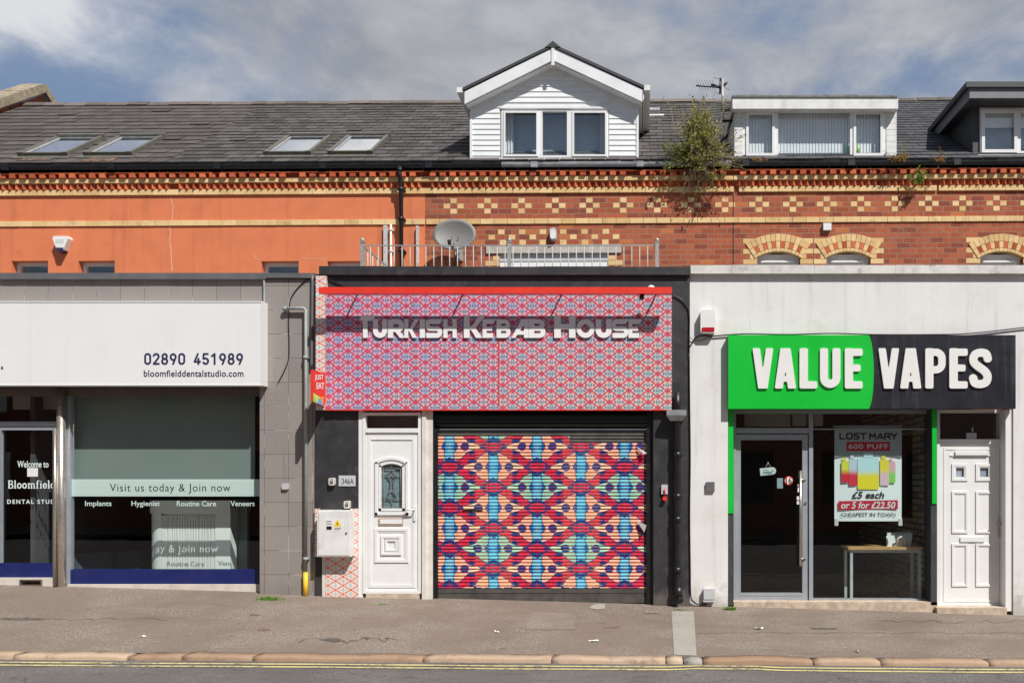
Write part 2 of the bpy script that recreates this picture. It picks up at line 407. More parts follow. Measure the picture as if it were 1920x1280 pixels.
def flower_mat(name, cw, ch, ox, oz, pal, band=.15, rough=.45, rings=True, fade=None, k_=1.0, patch_=1.0, slat=0):
    """repeating flower print: cells cw x ch metres, one flower at world ox, oz and one in every cell middle"""
    m, nt, b = new_mat(name); uv, u, v = uvxy(nt)
    p = geo_pos(nt)
    U = (u-ox)/cw; V = (oz-v)/ch
    if slat:
        wn = nt.nodes.new('ShaderNodeTexWhiteNoise'); wn.noise_dimensions = '1D'; nt.links.new((v*(1/slat)).floor().v, wn.inputs['W']); U = U+(S(nt, wn.outputs['Value'])-.5)*.014
    wob = noise(nt, p, 9, 2, .5)
    red, navy, warm, green, cyan, blue, spot = (pal[k] for k in ('red', 'navy', 'warm', 'green', 'cyan', 'blue', 'spot'))
    jit = noise(nt, p, 23, 4, .6)
    redc = mixc(nt, tuple(x*.78 for x in red), tuple(min(1, x*1.15) for x in red), jit.step(.35, .65))
    col = None
    for half in (0, 1):
        a = U-.5*half; e = V-.5*half
        i = a.round(); j = e.round(); x = (a-i).abs(); y = (e-j); ya = y.abs(); x0_, y0_ = x, ya; x = x*(1/k_); ya = ya*(1/k_)
        k = j*2.0+float(half)
        grn = (k.fmod(3.0)-2.0).abs().lt(.5)
        if col is None:
            t = x0_*2.0+y0_*2.0
            col = mixc(nt, redc, navy, ((t-1.0).abs()).gt(band))
        el = (x*x*(1/.2**2)+ya*ya*(1/.335**2)).lt(1.0)
        spike = (ya-(.374-x)*.62).lt(0.0)*x.gt(.15)
        petal = el.mx(spike)
        tone = (x*3.2+(jit-.5)*.8).clamp()
        pc = mixc(nt, mixc(nt, warm[0], warm[1], tone), mixc(nt, green[0], green[1], tone), grn)
        col = mixc(nt, col, navy, (x*x*(1/.212**2)+ya*ya*(1/.352**2)).lt(1.0)*x.gt(.06))
        px_ = x-.232; py_ = ya-.135
        col = mixc(nt, col, navy, (px_.abs()*(1/.05)+py_.abs()*(1/.062)).lt(1.0)*patch_)
        col = mixc(nt, col, navy, (ya-(.388-x)*.70).lt(0.0)*x.gt(.15)*patch_)
        col = mixc(nt, col, pc, petal)
        bulge = ((.125-ya)*.40).mx(0.0).mn(.034)
        body = (x-(bulge+.047)).lt(0.0)*ya.lt(.335)
        bt = ((x*14.0)*(x*14.0)*.8+((y*19.0+1.2)._m('SINE')*.28+.05)+(jit-.5)*.7+ya.gt(.28)*.75+(x-.047).gt(0.0)*.5).clamp()
        col = mixc(nt, col, navy, (x-(bulge+.054)).lt(0.0)*ya.lt(.34))
        col = mixc(nt, col, mixc(nt, cyan, blue, bt), body)
        if rings:
            dx = x-.164
            col = mixc(nt, col, spot, (dx*dx*(1/.047**2)+ya*ya*(1/.098**2)).lt(1.0))
    for half in (0, 1):                                    # the red hearts between the flowers
        a = U-.5*half; e = V-.5*half-.5
        x = (a-a.round()).abs(); y = (e-e.round()).abs()
        col = mixc(nt, col, navy, (x*(1/.165)+y*(1/.25)).lt(1.0))
        col = mixc(nt, col, redc, x.lt(.088)*(x*.5+y).lt(.122))
    if fade is not None: col = fade(nt, p, col)
    setin(nt, b, 'Base Color', col); setin(nt, b, 'Roughness', rough); setin(nt, b, 'Specular IOR Level', .35)
    return m
# palette
M = {}
M['brick'] = brick_mat('red_brick', (.29, .072, .036), (.49, .135, .066), (.40, .25, .17), ms=.0065, z0=PZ(419, YW), dirt=(.17, .085, .06), dirt_amt=.5)
M['brick_far'] = brick_mat('far_brick', (.26, .07, .04), (.4, .13, .07), (.35, .3, .25))
M['red_piece'] = piece_mat('red_moulded_brick', (.36, .07, .03), (.66, .17, .07), dirt=(.10, .06, .05), dirt_amt=.6)
M['cream_piece'] = piece_mat('cream_brick', (.66, .43, .19), (.80, .58, .30), dirt=(.34, .24, .15), dirt_amt=.55)
M['render'] = pbr('orange_render', (.68, .208, .096), .9, .08, 2.2, bmp=.25, bscale=90, dirt=(.50, .15, .075), dirt_amt=.6, spec=.15, dirt_scale=2.2, streak=.34)
M['slate'] = piece_mat('grey_slate', (.055, .049, .047), (.108, .097, .092), rough=.8, dirt=(.17, .15, .13), dirt_amt=.4, spec=.35, scale=9)
M['tile_roof'] = piece_mat('brown_roof_tile', (.070, .058, .054), (.105, .09, .085), rough=.75, dirt=(.15, .13, .12), dirt_amt=.3, spec=.3)
M['slate_dark'] = piece_mat('dark_slate', (.05, .05, .056), (.085, .083, .09), rough=.75, dirt=(.12, .11, .10), dirt_amt=.35, spec=.3, scale=9)
M['ridge'] = piece_mat('ridge_tile', (.10, .085, .075), (.19, .16, .14), dirt=(.24, .21, .17), dirt_amt=.5)
M['blackplastic'] = pbr('black_plastic', (.012, .012, .014), .4, .3, 9, spec=.5)
M['lead'] = pbr('lead_grey', (.30, .31, .33), .5, .2, 7, dirt=(.16, .15, .13), dirt_amt=.5)
M['upvc'] = pbr('white_upvc', (.80, .80, .79), .32, .02, 4, dirt=(.52, .49, .43), dirt_amt=.14)
M['clad'] = pbr('white_cladding', (.78, .79, .79), .45, .03, 3, dirt=(.5, .5, .46), dirt_amt=.3)
M['oldwhite'] = pbr('weathered_white', (.72, .72, .70), .6, .06, 6, streak=.35, dirt=(.42, .40, .36), dirt_amt=.45)
M['felt'] = pbr('felt_edge', (.20, .20, .19), .9, .35, 12, dirt=(.40, .38, .33), dirt_amt=.6)
M['charcoal'] = pbr('charcoal_cladding', (.045, .047, .052), .6, .15, 5)
M['charcoal_l'] = pbr('grey_fascia', (.16, .165, .175), .5, .1, 5)
M['glass'] = glass_mat('window_glass', (.94, .97, .98), 1.5, 1.3, .10)
M['shopglass'] = glass_mat('shop_glass', (.93, .97, .96), 1.5, 1.15, .01)
M['skyglass'] = glass_mat('roof_glass', (.8, .86, .88), 1.6, 1.6, .42)
M['curtain'] = pbr('white_curtain', (.7, .72, .72), .9, .05, 20)
M['roomdark'] = pbr('dim_room', (.30, .36, .42), .9, .2, 2)
M['blind'] = pbr('blind_fabric', (.88, .91, .90), .9, .04, 8)
M['velux'] = pbr('bronze_grey_metal', (.13, .125, .10), .45, .15, 9, spec=.5)
M['concrete'] = pbr('concrete', (.46, .43, .38), .9, .15, 9, bmp=.3, dirt=(.25, .23, .2), dirt_amt=.5)
M['stonemoss'] = pbr('mossy_stone', (.30, .25, .17), .95, .3, 8, bmp=.5, bscale=40, dirt=(.13, .13, .08), dirt_amt=.7)
M['galv'] = pbr('galvanised_steel', (.42, .41, .39), .5, .15, 30, metal=.35)
M['paleplastic'] = pbr('pale_plastic', (.52, .53, .54), .45, .06, 8)
M['whiteplastic'] = pbr('white_plastic', (.78, .78, .76), .35, .03, 8)

# ---------------------------------------------------------------- ground
def asphalt(name, col, speck, blotch, crack=True, patchy=.5):
    m, nt, b = new_mat(name); p = geo_pos(nt)
    fine = noise(nt, p, 140, 3, .7); mid = noise(nt, p, 26, 5, .7); big = noise(nt, p, 1.1, 6, .6)
    c = mixc(nt, tuple(x*.72 for x in col), tuple(x*1.28 for x in col), fine.step(.3, .7))
    c = mixc(nt, c, blotch, big.step(.42, .68)*patchy)
    c = mixc(nt, c, tuple(x*.55 for x in col), mid.step(.5, .72)*.5)
    c = mixc(nt, c, tuple(x*.72 for x in col), noise(nt, p, .45, 5, .65).step(.5, .66)*.55)
    c = mixc(nt, c, tuple(min(1, x*1.45) for x in col), noise(nt, p, 70, 2, .5).step(.58, .68)*.6)
    vo = nt.nodes.new('ShaderNodeTexVoronoi'); vo.inputs['Scale'].default_value = 46; nt.links.new(p, vo.inputs['Vector'])
    c = mixc(nt, c, speck, S(nt, vo.outputs['Distance']).lt(.27)*noise(nt, p, 1.1, 4, .65).step(.42, .60)*.85)
    vo2 = nt.nodes.new('ShaderNodeTexVoronoi'); vo2.inputs['Scale'].default_value = 13; nt.links.new(p, vo2.inputs['Vector'])
    c = mixc(nt, c, tuple(min(1, x*1.25) for x in speck), S(nt, vo2.outputs['Distance']).lt(.075)*noise(nt, p, .9, 3, .6).step(.5, .62)*.8)
    st = noise(nt, mapping(nt, p, (.8, 3.4, 1)), 1.3, 6, .7)
    c = mixc(nt, c, tuple(x*.5 for x in col), st.step(.60, .72)*.6)
    vg = nt.nodes.new('ShaderNodeTexVoronoi'); vg.inputs['Scale'].default_value = 3.1; nt.links.new(p, vg.inputs['Vector'])
    c = mixc(nt, c, tuple(x*.45 for x in col), S(nt, vg.outputs['Distance']).lt(.075)*.55)
    h = fine*.7+mid*.6
    if crack:
        w = noise(nt, mapping(nt, p, (.55, 1.5, 1)), 1.0, 7, .6, .4)
        line = (w-.5).abs().lt(.0035)
        c = mixc(nt, c, tuple(x*.35 for x in col), line*.7)
    setin(nt, b, 'Base Color', c); setin(nt, b, 'Roughness', .88); setin(nt, b, 'Specular IOR Level', .25); bump(nt, b, h, .7, .006)
    return m
M['pave'] = asphalt('pavement_asphalt', (.212, .168, .134), (.50, .46, .42), (.25, .205, .17), crack=False)
M['road'] = asphalt('road_asphalt', (.135, .122, .115), (.30, .28, .26), (.165, .15, .14))
M['patch'] = asphalt('patch_asphalt', (.235, .195, .16), (.45, .42, .38), (.27, .235, .20), crack=False)
M['slab'] = asphalt('concrete_strip', (.37, .34, .30), (.46, .43, .39), (.30, .275, .245), crack=False)
M['kerb'] = piece_mat('kerb_stone', (.33, .215, .14), (.52, .39, .28), rough=.9, dirt=(.16, .12, .09), dirt_amt=.8, scale=30)

def sheet(mb, xs, ys, zf, m=0):
    for i in range(len(xs)-1):
        for j in range(len(ys)-1):
            mb.face([(xs[i],ys[j],zf(xs[i],ys[j])),(xs[i+1],ys[j],zf(xs[i+1],ys[j])),(xs[i+1],ys[j+1],zf(xs[i+1],ys[j+1])),(xs[i],ys[j+1],zf(xs[i],ys[j+1]))], m=m, smooth=True, r=.5)
def rz(x, y): return -.112-.0073*x+.02*(-3.06-y)*.4 if y > -7 else -.112-.0073*x+.0315-.02*(-7-y)*.4
lin = lambda a, b, n: [a+(b-a)*i/n for i in range(n+1)]
g = MB(); sheet(g, lin(-400, 400, 4), lin(-400, 400, 4), lambda x, y: -3.2 if abs(x) > 10 else -1.2); structure(g.build('ground', M['pave']))
g = MB(); sheet(g, lin(-60, 60, 60), lin(-2.93, .6, 12), gz); structure(g.build('pavement', M['pave'], merge=True))
g = MB(); sheet(g, lin(-60, 60, 40), lin(-10.4, -2.95, 16), rz); structure(g.build('road', M['road'], merge=True))
g = MB(); sheet(g, lin(-60, 60, 10), lin(-14.2, -10.4, 4), lambda x, y: rz(x, -10.4)+.11); g.box(-60, 60, -10.5, -10.38, -1, -.05)
structure(g.build('pavement_opposite', M['pave']))
# kerb: worn sandstone lengths, dropped to concrete by the strip
def PXk(px): return (px-CX)*(D-2.95)/F
g = MB(); jo = [-2200, -1800, -1400, -1050, -700, -330, 45, 255, 355, 485, 800, 1037, 1248, 1280, 1316, 1520, 1645, 1845, 2140, 2500, 2900, 3300]
for i in range(len(jo)-1):
    a, b_ = PXk(jo[i])+.005, PXk(jo[i+1])-.005; dz = random.uniform(.004, .012); dy = random.uniform(-.008, .008)
    n = max(2, int((b_-a)/.07)); r = random.random(); m = 1 if i == 13 else 0
    def sec(x, w):
        zt = gz(x, -2.93)+dz+.004*math.sin(x*7.3)+random.uniform(-.003, .003)-w; y0 = -3.075+dy+random.uniform(-.005, .005)+w*.8; zb = rz(x, -3.06)-.1
        return [(x, y0-.006, zb), (x, y0, zt-.022), (x, y0+.007, zt-.006), (x, y0+.02, zt), (x, -2.905, zt+.0), (x, -2.905, zb)]
    S_ = [sec(a+(b_-a)*k/n, .007 if k in (0, n) else 0) for k in range(n+1)]
    for k in range(n):
        for q in range(5): g.face([S_[k][q], S_[k+1][q], S_[k+1][q+1], S_[k][q+1]], m=m, smooth=True, r=r)
    g.face(S_[0], m=m, r=r); g.face(S_[n][::-1], m=m, r=r)
structure(g.build('kerb', [M['kerb'], M['slab']], merge=True))
# double yellow lines, worn
m, nt, b = new_mat('yellow_paint'); p = geo_pos(nt)
wear = noise(nt, p, 22, 6, .75)+noise(nt, p, 1.5, 3, .6)*.5
setin(nt, b, 'Base Color', mixc(nt, (.62, .53, .23), (.17, .15, .12), wear.step(.72, .90))); setin(nt, b, 'Roughness', .8); M['yellow'] = m
for name, yc in (('yellow_line', -3.20), ('yellow_line', -3.31)):
    g = MB(); xs = lin(-30, 30, 240)
    for i in range(240):
        def e(x, s): return (x, yc+s*.022+.006*math.sin(x*1.7)+(.045 if PXk(1280) < x < PXk(1440) else 0)+.004*math.sin(x*6.1+s), rz(x, yc)+.005)
        g.face([e(xs[i], -1), e(xs[i+1], -1), e(xs[i+1], 1), e(xs[i], 1)], r=.5)
    structure(g.build(name, M['yellow']))
def gp(px, py):                                            # pavement point seen at a photo pixel
    k = (CY-py)/F; d = 8.5
    for _ in range(30):
        x = (px-CX)*d/F; d = (gz(x, d-D)-H)/k
    return Vector((x, d-D, gz(x, d-D)))
def patch(name, mat, pts, lift=.004):
    g = MB(); g.face([gp(*q)+Vector((0, 0, lift)) for q in pts]); return g.build(name, mat)
structure(patch('pavement_strip', M['slab'], [(1264, 1228), (1306, 1229), (1301, 1146), (1259, 1146)]))
structure(patch('pavement_patch', M['patch'], [(985, 1180), (1078, 1180), (1080, 1150), (996, 1147)]))
structure(patch('pavement_patch', M['slab'], [(1104, 1140), (1112, 1134), (1124, 1132), (1135, 1133), (1134, 1141), (1120, 1143)], .006))
structure(patch('pavement_patch', M['patch'], [(1207, 1150), (1235, 1150), (1238, 1145), (1208, 1144)], .006))

M['stain'] = pbr('dark_stain', (.115, .095, .08), .8, .25, 9); M['redstain'] = pbr('reddish_stain', (.20, .125, .10), .85, .2, 9)
def blot(px, py, rx_, ry_, mat):
    p0 = gp(px, py); n = 14; structure(patch('pavement_stain', mat, [(px+rx_*math.cos(-2*math.pi*k/n)*random.uniform(.7, 1.15), py+ry_*math.sin(-2*math.pi*k/n)*random.uniform(.6, 1.2)) for k in range(n)][::-1], .0035))
for q in ((622, 1199, 22, 3.5), (686, 1195, 9, 2), (726, 1196, 6, 1.8), (40, 1160, 45, 2.2), (1545, 1178, 30, 1.6)): blot(*q, M['stain'])
for q in ((478, 1152, 13, 2.2), (494, 1180, 14, 2.6), (1145, 1175, 16, 2.4)): blot(*q, M['redstain'])
M['grit'] = pbr('pale_grit', (.42, .38, .33), .9, .2, 30)
g = MB()
def grit(n, px, py, sx_, sy_, dx=0):
    for _ in range(n):
        t = random.gauss(0, 1); q = gp(px+dx*t+random.gauss(0, sx_), min(1218, max(1136, py-abs(dx)*.28*t+random.gauss(0, sy_)))); s_ = random.uniform(.003, .010); a = random.random()*3; u_ = Vector((math.cos(a), math.sin(a), 0))*s_; v_ = Vector((-u_.y, u_.x, 0))*random.uniform(.4, 1)
        q = q+Vector((0, 0, .0045)); g.face([q-u_, q-v_, q+u_, q+v_])
grit(330, 470, 1165, 28, 10, 48); grit(130, 540, 1150, 60, 14); grit(160, 1350, 1172, 40, 14); grit(120, 200, 1190, 160, 14); grit(150, 900, 1190, 200, 14); grit(150, 1600, 1195, 160, 12)
o = g.build('pavement_grit', M['grit']); o['kind'] = 'stuff'
M['joint'] = pbr('dark_joint', (.06, .05, .045), .9, .3, 9)
def joint(pts, w=.009):
    P = [gp(*q)+Vector((0, 0, .003)) for q in pts]; g = MB()
    for p_, q_ in zip(P[:-1], P[1:]):
        t = (q_-p_).normalized(); s_ = Vector((-t.y, t.x, 0))*w*random.uniform(.35, .6); g.face([p_-s_, q_-s_, q_+s_, p_+s_])
    structure(g.build('pavement_crack', M['joint']))
def wander(x0, x1, y, amp, step=14): return [(x, y+random.uniform(-amp, amp)) for x in range(x0, x1, step)]
joint(wander(1306, 1960, 1186, 1.0, 24)); joint(wander(1640, 1960, 1165, 4)); joint(wander(-20, 330, 1160, 3)); joint(wander(560, 760, 1200, 5, 10))
# ---------------------------------------------------------------- the terrace above the shops
YE, ZE, TA = 3.52, PZ(300, 3.52), math.tan(math.radians(36))
CA, SA = math.cos(math.radians(36)), math.sin(math.radians(36))
YR = YE+(H+709*(D+YE)/F-ZE)/(TA-709/F); ZR = ZE+(YR-YE)*TA; SL = (YR-YE)/CA
def rp(x, s, n=0): return (x, YE+s*CA-n*SA, ZE+s*SA+n*CA)   # a point on the roof: along, up the slope, off the slope
def ray_roof(px, py):
    k = (CY-py)/F; mm = (px-CX)/F
    d = (ZE-(D+YE)*TA-H)/(k-TA-T*mm); return mm*d, (d-D-YE)/CA
XB = [PX(q, YW) for q in (322, 797, 1375, 1755)]
X0T, X1T = -13.3, 12.0
def sbox(mb, x0, x1, s0, s1, n0, n1, m=0):
    P = [rp(x, s, n) for n in (n0, n1) for s in (s0, s1) for x in (x0, x1)]
    for q in ((4,5,7,6), (0,2,3,1), (0,1,5,4), (2,6,7,3), (0,4,6,2), (1,3,7,5)): mb.face([P[i] for i in q], m=m, r=.5)

def house(label, xa, xb, wallmat, holes, roofmat, ridge=True, exposure=.235, sw=.26):
    h = thing('terrace_house', label, 'house', ((xa+xb)/2, YW, 0), 'terrace houses above the shops')
    w = MB(T); w.wall(xa, xb, 3.2, PZ(318, YW), YW, YW+.3, holes)
    w.build('wall', wallmat, h); w = MB(T); w.box(xa, xb, 11.4, 11.7, 3.2, 7.0); w.build('rear_wall', M['brick_far'], h)
    r = MB(T)                                              # roof: solid deck under separate lapped slates
    r.prismx([(YE+.05, ZE-.02), (YR, ZR-.03), (11.9, 6.2), (11.9, 6.1), (YR, ZR-.2), (YE+.05, ZE-.15)], xa, xb, m=1)
    ns = int(SL/exposure)+1
    for i in range(ns):
        s0 = i*exposure; s1 = min(s0+exposure+.03, SL); x = xa-(i % 2)*sw/2-random.random()*.02
        lift = random.uniform(-.002, .003)
        while x < xb:
            a, b_ = max(x, xa), min(x+sw-.009, xb); x += sw
            if b_-a < .02: continue
            t = .014+lift+random.uniform(-.002, .004); j = random.uniform(-.006, .006); rr = random.random()
            if random.random() < .012: t += .012
            r.face([rp(a, s0+j, t), rp(b_, s0+j, t+random.uniform(-.002, .002)), rp(b_, s1, .002), rp(a, s1, .002)], uv=[(a, s0), (b_, s0), (b_, s1), (a, s1)], r=rr)
            r.face([rp(a, s0+j, -.004), rp(b_, s0+j, -.004), rp(b_, s0+j, t), rp(a, s0+j, t)], r=rr)
    r.build('roof', [roofmat, M['slate_dark']], h)
    if ridge:
        g = MB(T); x = xa
        while x < xb-.05:
            b_ = min(x+.45, xb); dz = random.uniform(-.008, .012)
            g.prismx([(YR-.13, ZR-.065+dz), (YR-.02, ZR+.045+dz), (YR+.02, ZR+.045+dz), (YR+.13, ZR-.065+dz), (YR, ZR-.03+dz)][::-1], x, b_-.008); x += .45
        g.build('ridge_tiles', M['ridge'], h)
    g = MB(T)                                              # corbelled eaves: red dentils, cream course, dogtooth, cream course
    zz = lambda py, pr=0.0: PZ(py, YW-pr)
    x = xa
    while x < xb-.02:
        b_ = min(x+.232, xb)
        g.box(x, b_-.004, YW-.13, YW+.02, zz(319.5, .13), zz(312.5, .13), 0); x += .232
    k = math.ceil(xa/.171)
    while k*.171+.105 < xb:
        x = k*.171; k += 1
        if random.random() < .03: continue
        d = random.uniform(-.006, .006); g.box(x, x+.1, YW-.125+d, YW+.02, zz(327.5, .125)+d*.5, zz(319.5, .13)-.001, 0)
    g.box(xa, xb, YW-.05, YW+.02, zz(329, .078), zz(319.5, .13)-.002, 0, r=.2)
    x = math.floor(xa/.229)*.229
    while x < xb:
        a, b_ = max(x, xa), min(x+.2225, xb); x += .229
        if b_-a > .02: g.box(a, b_, YW-.078+random.uniform(-.002, .002), YW+.02, zz(337.5, .078), zz(329, .078)-.001, 1)
    k = math.ceil(xa/.117)
    while (k+1)*.117 < xb:
        x = k*.117; k += 1; rr = random.random(); q = random.uniform(-.005, .005); zt, zb = zz(337.5, .078)-.002, zz(349.5, .05)
        pts = [(x+.002, YW-.012), (x+.0585, YW-.07+q), (x+.115, YW-.012)]
        for (ax, ay), (bx, by) in (pts[0:2], pts[1:3]): g.face([(ax,ay,zb),(bx,by,zb),(bx,by,zt),(ax,ay,zt)], m=0, r=rr)
        g.face([(*pts[2],zb), (*pts[1],zb), (*pts[0],zb)], m=0, r=rr)
    g.box(xa, xb, YW-.012, YW+.02, zz(350.5, .034), zz(337.5, .078)-.003, 0, r=.1)
    x = math.floor(xa/.229)*.229+.1
    while x < xb:
        a, b_ = max(x, xa), min(x+.2225, xb); x += .229
        if b_-a > .02: g.box(a, b_, YW-.034, YW+.02, zz(360.2, .034), zz(350.6, .034), 1)
    g.build('cornice', [M['red_piece'], M['cream_piece']], h)
    g = MB(T); x = math.floor(xa/.2335)*.2335+.06          # the cream string course, brick by brick
    while x < xb:
        a, b_ = max(x, xa), min(x+.2265, xb); x += .2335
        if b_-a > .02: g.box(a, b_, YW-.022+random.uniform(-.002, .002), YW+.02, zz(418.8), zz(409.2))
    g.build('string_course', M['cream_piece'], h)
    return h
def gutter(h, xa, xb, mat, y=3.53, c=299.5, d=311.5):
    g = MB(T); z1, z0 = PZ(c, y), PZ(d, y); n = 7; w = .09
    prof = [(y, z1)]+[(y+w/2-w/2*math.cos(math.pi*k/n), z1-.02-(z1-z0-.02)*math.sin(math.pi*k/n)) for k in range(n+1)]+[(y+w, z1), (y+w-.008, z1)]+[(y+w/2+(w/2-.008)*math.cos(math.pi*k/n), z1-.02-(z1-z0-.03)*math.sin(math.pi*k/n)) for k in range(n+1)]+[(y+.008, z1)]
    g.prismx(prof[::-1], xa, xb)
    x = math.ceil(xa/1.8)*1.8
    while x < xb: g.box(x-.06, x+.06, y-.008, y+w, z0-.008, z1+.004); x += 1.8
    g.box(xa, xb, y+w, YW-.02, z1-.13, z1-.02)             # fascia board behind
    g.build('gutter', mat, h)

def head_hole(px0, px1, py):                               # opening whose head shows above the shop parapet
    return (PX(px0, YW), PX(px1, YW), 3.55, UZ(py, (px0+px1)/2))
def upvc_window(h, hole, panes, Yf, glassmat=None, tilt=T, frame=.055, mat=None, name='window', back=True, curtain=None):
    """frame in a wall opening: hole x0,x1,z0,z1; panes = inner mullion positions as fractions"""
    x0, x1, z0, z1 = hole
    f = MB(tilt); xs = [x0]+[x0+(x1-x0)*p_ for p_ in panes]+[x1]
    f.box(x0, x1, Yf, Yf+.07, z1-frame, z1); f.box(x0, x1, Yf, Yf+.07, z0, z0+frame)
    for i, x in enumerate(xs):
        a, b_ = (x, x+frame) if i == 0 else (x-frame, x) if i == len(xs)-1 else (x-frame*.75, x+frame*.75)
        f.box(a, b_, Yf, Yf+.07, z0+frame, z1-frame)
    o = f.build(name, mat or M['upvc'], h)
    gl = MB(tilt); gl.face([(x0+.01, Yf+.04, z0+.01), (x1-.01, Yf+.04, z0+.01), (x1-.01, Yf+.04, z1-.01), (x0+.01, Yf+.04, z1-.01)]); gl.build('pane', glassmat or M['glass'], o)
    if back:
        bk = MB(tilt); bk.face([(x0, Yf+.9, z0), (x1, Yf+.9, z0), (x1, Yf+.9, z1), (x0, Yf+.9, z1)])
        for xx in (x0, x1): bk.face([(xx, Yf+.075, z0), (xx, Yf+.9, z0), (xx, Yf+.9, z1), (xx, Yf+.075, z1)])
        bk.face([(x0, Yf+.075, z1), (x1, Yf+.075, z1), (x1, Yf+.9, z1), (x0, Yf+.9, z1)]); bk.face([(x0, Yf+.075, z0), (x1, Yf+.075, z0), (x1, Yf+.9, z0), (x0, Yf+.9, z0)])
        bk.build('room', M['roomdark'], o)
    return o

def skylight(h, px0, px1, py_bot, length=1.22):
    x0, s0 = ray_roof(px0, py_bot); x1, _ = ray_roof(px1, py_bot); s1 = s0+length
    f = MB(T); w = .055
    sbox(f, x0, x1, s0, s0+w, -.02, .075); sbox(f, x0, x1, s1-w, s1, -.02, .09); sbox(f, x0, x0+w, s0+w, s1-w, -.02, .08); sbox(f, x1-w, x1, s0+w, s1-w, -.02, .08)
    sbox(f, x0-.01, x1+.01, s1-.03, s1+.06, -.02, .10); sbox(f, x0-.06, x1+.06, s0-.14, s0-.002, -.01, .022)
    sbox(f, x0-.008, x0+.09, s0-.012, s0+.05, .02, .085); sbox(f, x1-.09, x1+.008, s0-.012, s0+.05, .02, .085)
    o = f.build('skylight', M['velux'], h)
    fl = MB(T); sbox(fl, x0+w, x0+w+.025, s0+w, s1-w, .0, .055); sbox(fl, x1-w-.025, x1-w, s0+w, s1-w, .0, .055); sbox(fl, x0+w+.025, x1-w-.025, s1-w-.03, s1-w, 0, .055); fl.build('sash', M['lead'], o)
    gl = MB(T); gl.face([rp(x0+w, s0+w, .045), rp(x1-w, s0+w, .045), rp(x1-w, s1-w, .045), rp(x0+w, s1-w, .045)]); gl.build('pane', M['skyglass'], o)
    bl = MB(T); bl.face([rp(x0+w, s0+w, -.005), rp(x1-w, s0+w, -.005), rp(x1-w, s1-w, -.005), rp(x0+w, s1-w, -.005)]); bl.build('blind', M['blind'], o)

# --- orange rendered houses
hL1 = [head_hole(22, 90, 489), head_hole(147, 215, 489)]
L1 = house('orange rendered house at the left end with brown tiled roof and two roof windows', X0T, XB[0], M['render'], hL1, M['tile_roof'], exposure=.30, sw=.33)
hL2 = [head_hole(490, 560, 489.5), head_hole(614, 684, 489.5)]
L2 = house('orange rendered house with grey slate roof beside the black downpipe', XB[0], XB[1], M['render'], hL2, M['slate'])
for h, hs in ((L1, hL1), (L2, hL2)):
    for q in hs: upvc_window(h, q, [], YW+.12)
skylight(L1, 36, 127, 295); skylight(L1, 159, 248, 294); skylight(L2, 496, 583, 293); skylight(L2, 616, 699, 292)
gutter(L1, X0T, XB[0], M['blackplastic']); gutter(L2, XB[0], XB[1]+.3, M['blackplastic'])
def crack(h, pts, w=.012):
    g = MB(T)
    for (a, c), (b_, d) in zip(pts[:-1], pts[1:]):
        x0, z0, x1, z1 = PX(a, YW), UZ(c, a), PX(b_, YW), UZ(d, b_); l = math.hypot(x1-x0, z1-z0); nx, nz = -(z1-z0)/l*w/2, (x1-x0)/l*w/2
        g.face([(x0-nx, YW-.003, z0-nz), (x0+nx, YW-.003, z0+nz), (x1+nx, YW-.003, z1+nz), (x1-nx, YW-.003, z1-nz)][::-1])
    lab(g.build('filled_crack', M['crack'], h), 'pale filled crack in the orange render')
M['crack'] = pbr('filler', (.74, .42, .30), .9, .1)
crack(L2, [(319, 365), (321, 375), (325, 388), (324, 400), (323, 414)]); crack(L2, [(318, 423), (320, 440), (318, 452), (321, 466), (321, 480), (323, 508)], .016)
crack(L2, [(476, 475), (478, 482), (486, 489)]); crack(L2, [(563, 485), (590, 485), (612, 486)], .008)

# --- brick house in the middle, gabled dormer
hA = [(PX(937, YW), PX(1141, YW), 3.55, UZ(475, 1040))]
A = house('red brick house with white gabled dormer and chequered cream brickwork', XB[1], XB[2], M['brick'], hA, M['slate'])
hB = [(PX(1418, YW), PX(1500, YW), 3.55, UZ(470, 1459)), (PX(1550, YW), PX(1632, YW), 3.55, UZ(470, 1591))]
B = house('red brick house with flat roofed white dormer and a pair of arched windows', XB[2], XB[3], M['brick'], hB, M['slate_dark'], exposure=.2)
hC = [(PX(1836, YW), PX(1918, YW), 3.55, UZ(470, 1877)), (PX(1968, YW), PX(2050, YW), 3.55, UZ(470, 2010))]
C = house('red brick house at the right end with black flat roofed dormer', XB[3], X1T, M['brick'], hC, M['slate_dark'], exposure=.2)
gutter(A, XB[1]+.3, PX(940, 3.53), M['blackplastic']); gutter(A, PX(940, 3.53), XB[2]-.05, M['lead'], c=302, d=311)
gutter(B, XB[2]-.05, XB[3], M['blackplastic']); gutter(C, XB[3], X1T, M['blackplastic'])

def creams(h, items, name='patterned_brickwork'):          # items: (px0, px1, course) with courses counted down from the string course
    g = MB(T)
    for a, b_, k in items:
        zt = PZ(419, YW)-k*.0895-.004 if k >= 0 else PZ(409, YW)+(-k)*.0895-.004
        g.box(PX(a, YW)+.003, PX(b_, YW)-.003, YW-.004, YW+.02, zt-.082, zt)
    lab(g.build(name, M['cream_piece'], h), 'pale cream bricks set in the red wall')
def diamonds(h, px0, px1):
    it = []
    c = 850.6
    while c < px1:
        if c > px0: it += [(c-6.2, c+6.2, -4), (c-19, c-6.6, -3), (c+6.6, c+19, -3), (c-6.2, c+6.2, -2)]
        c += 63.6
    return it
it = diamonds(A, 797, 1372)
for r_, xs in ((1, (940, 979, 1018, 1056, 1096, 1136)), (2, (922, 960, 999, 1038, 1075, 1115, 1155)), (3, (943, 980, 1018, 1056, 1097, 1135))):
    it += [(x-6.4, x+6.4, r_) for x in xs]
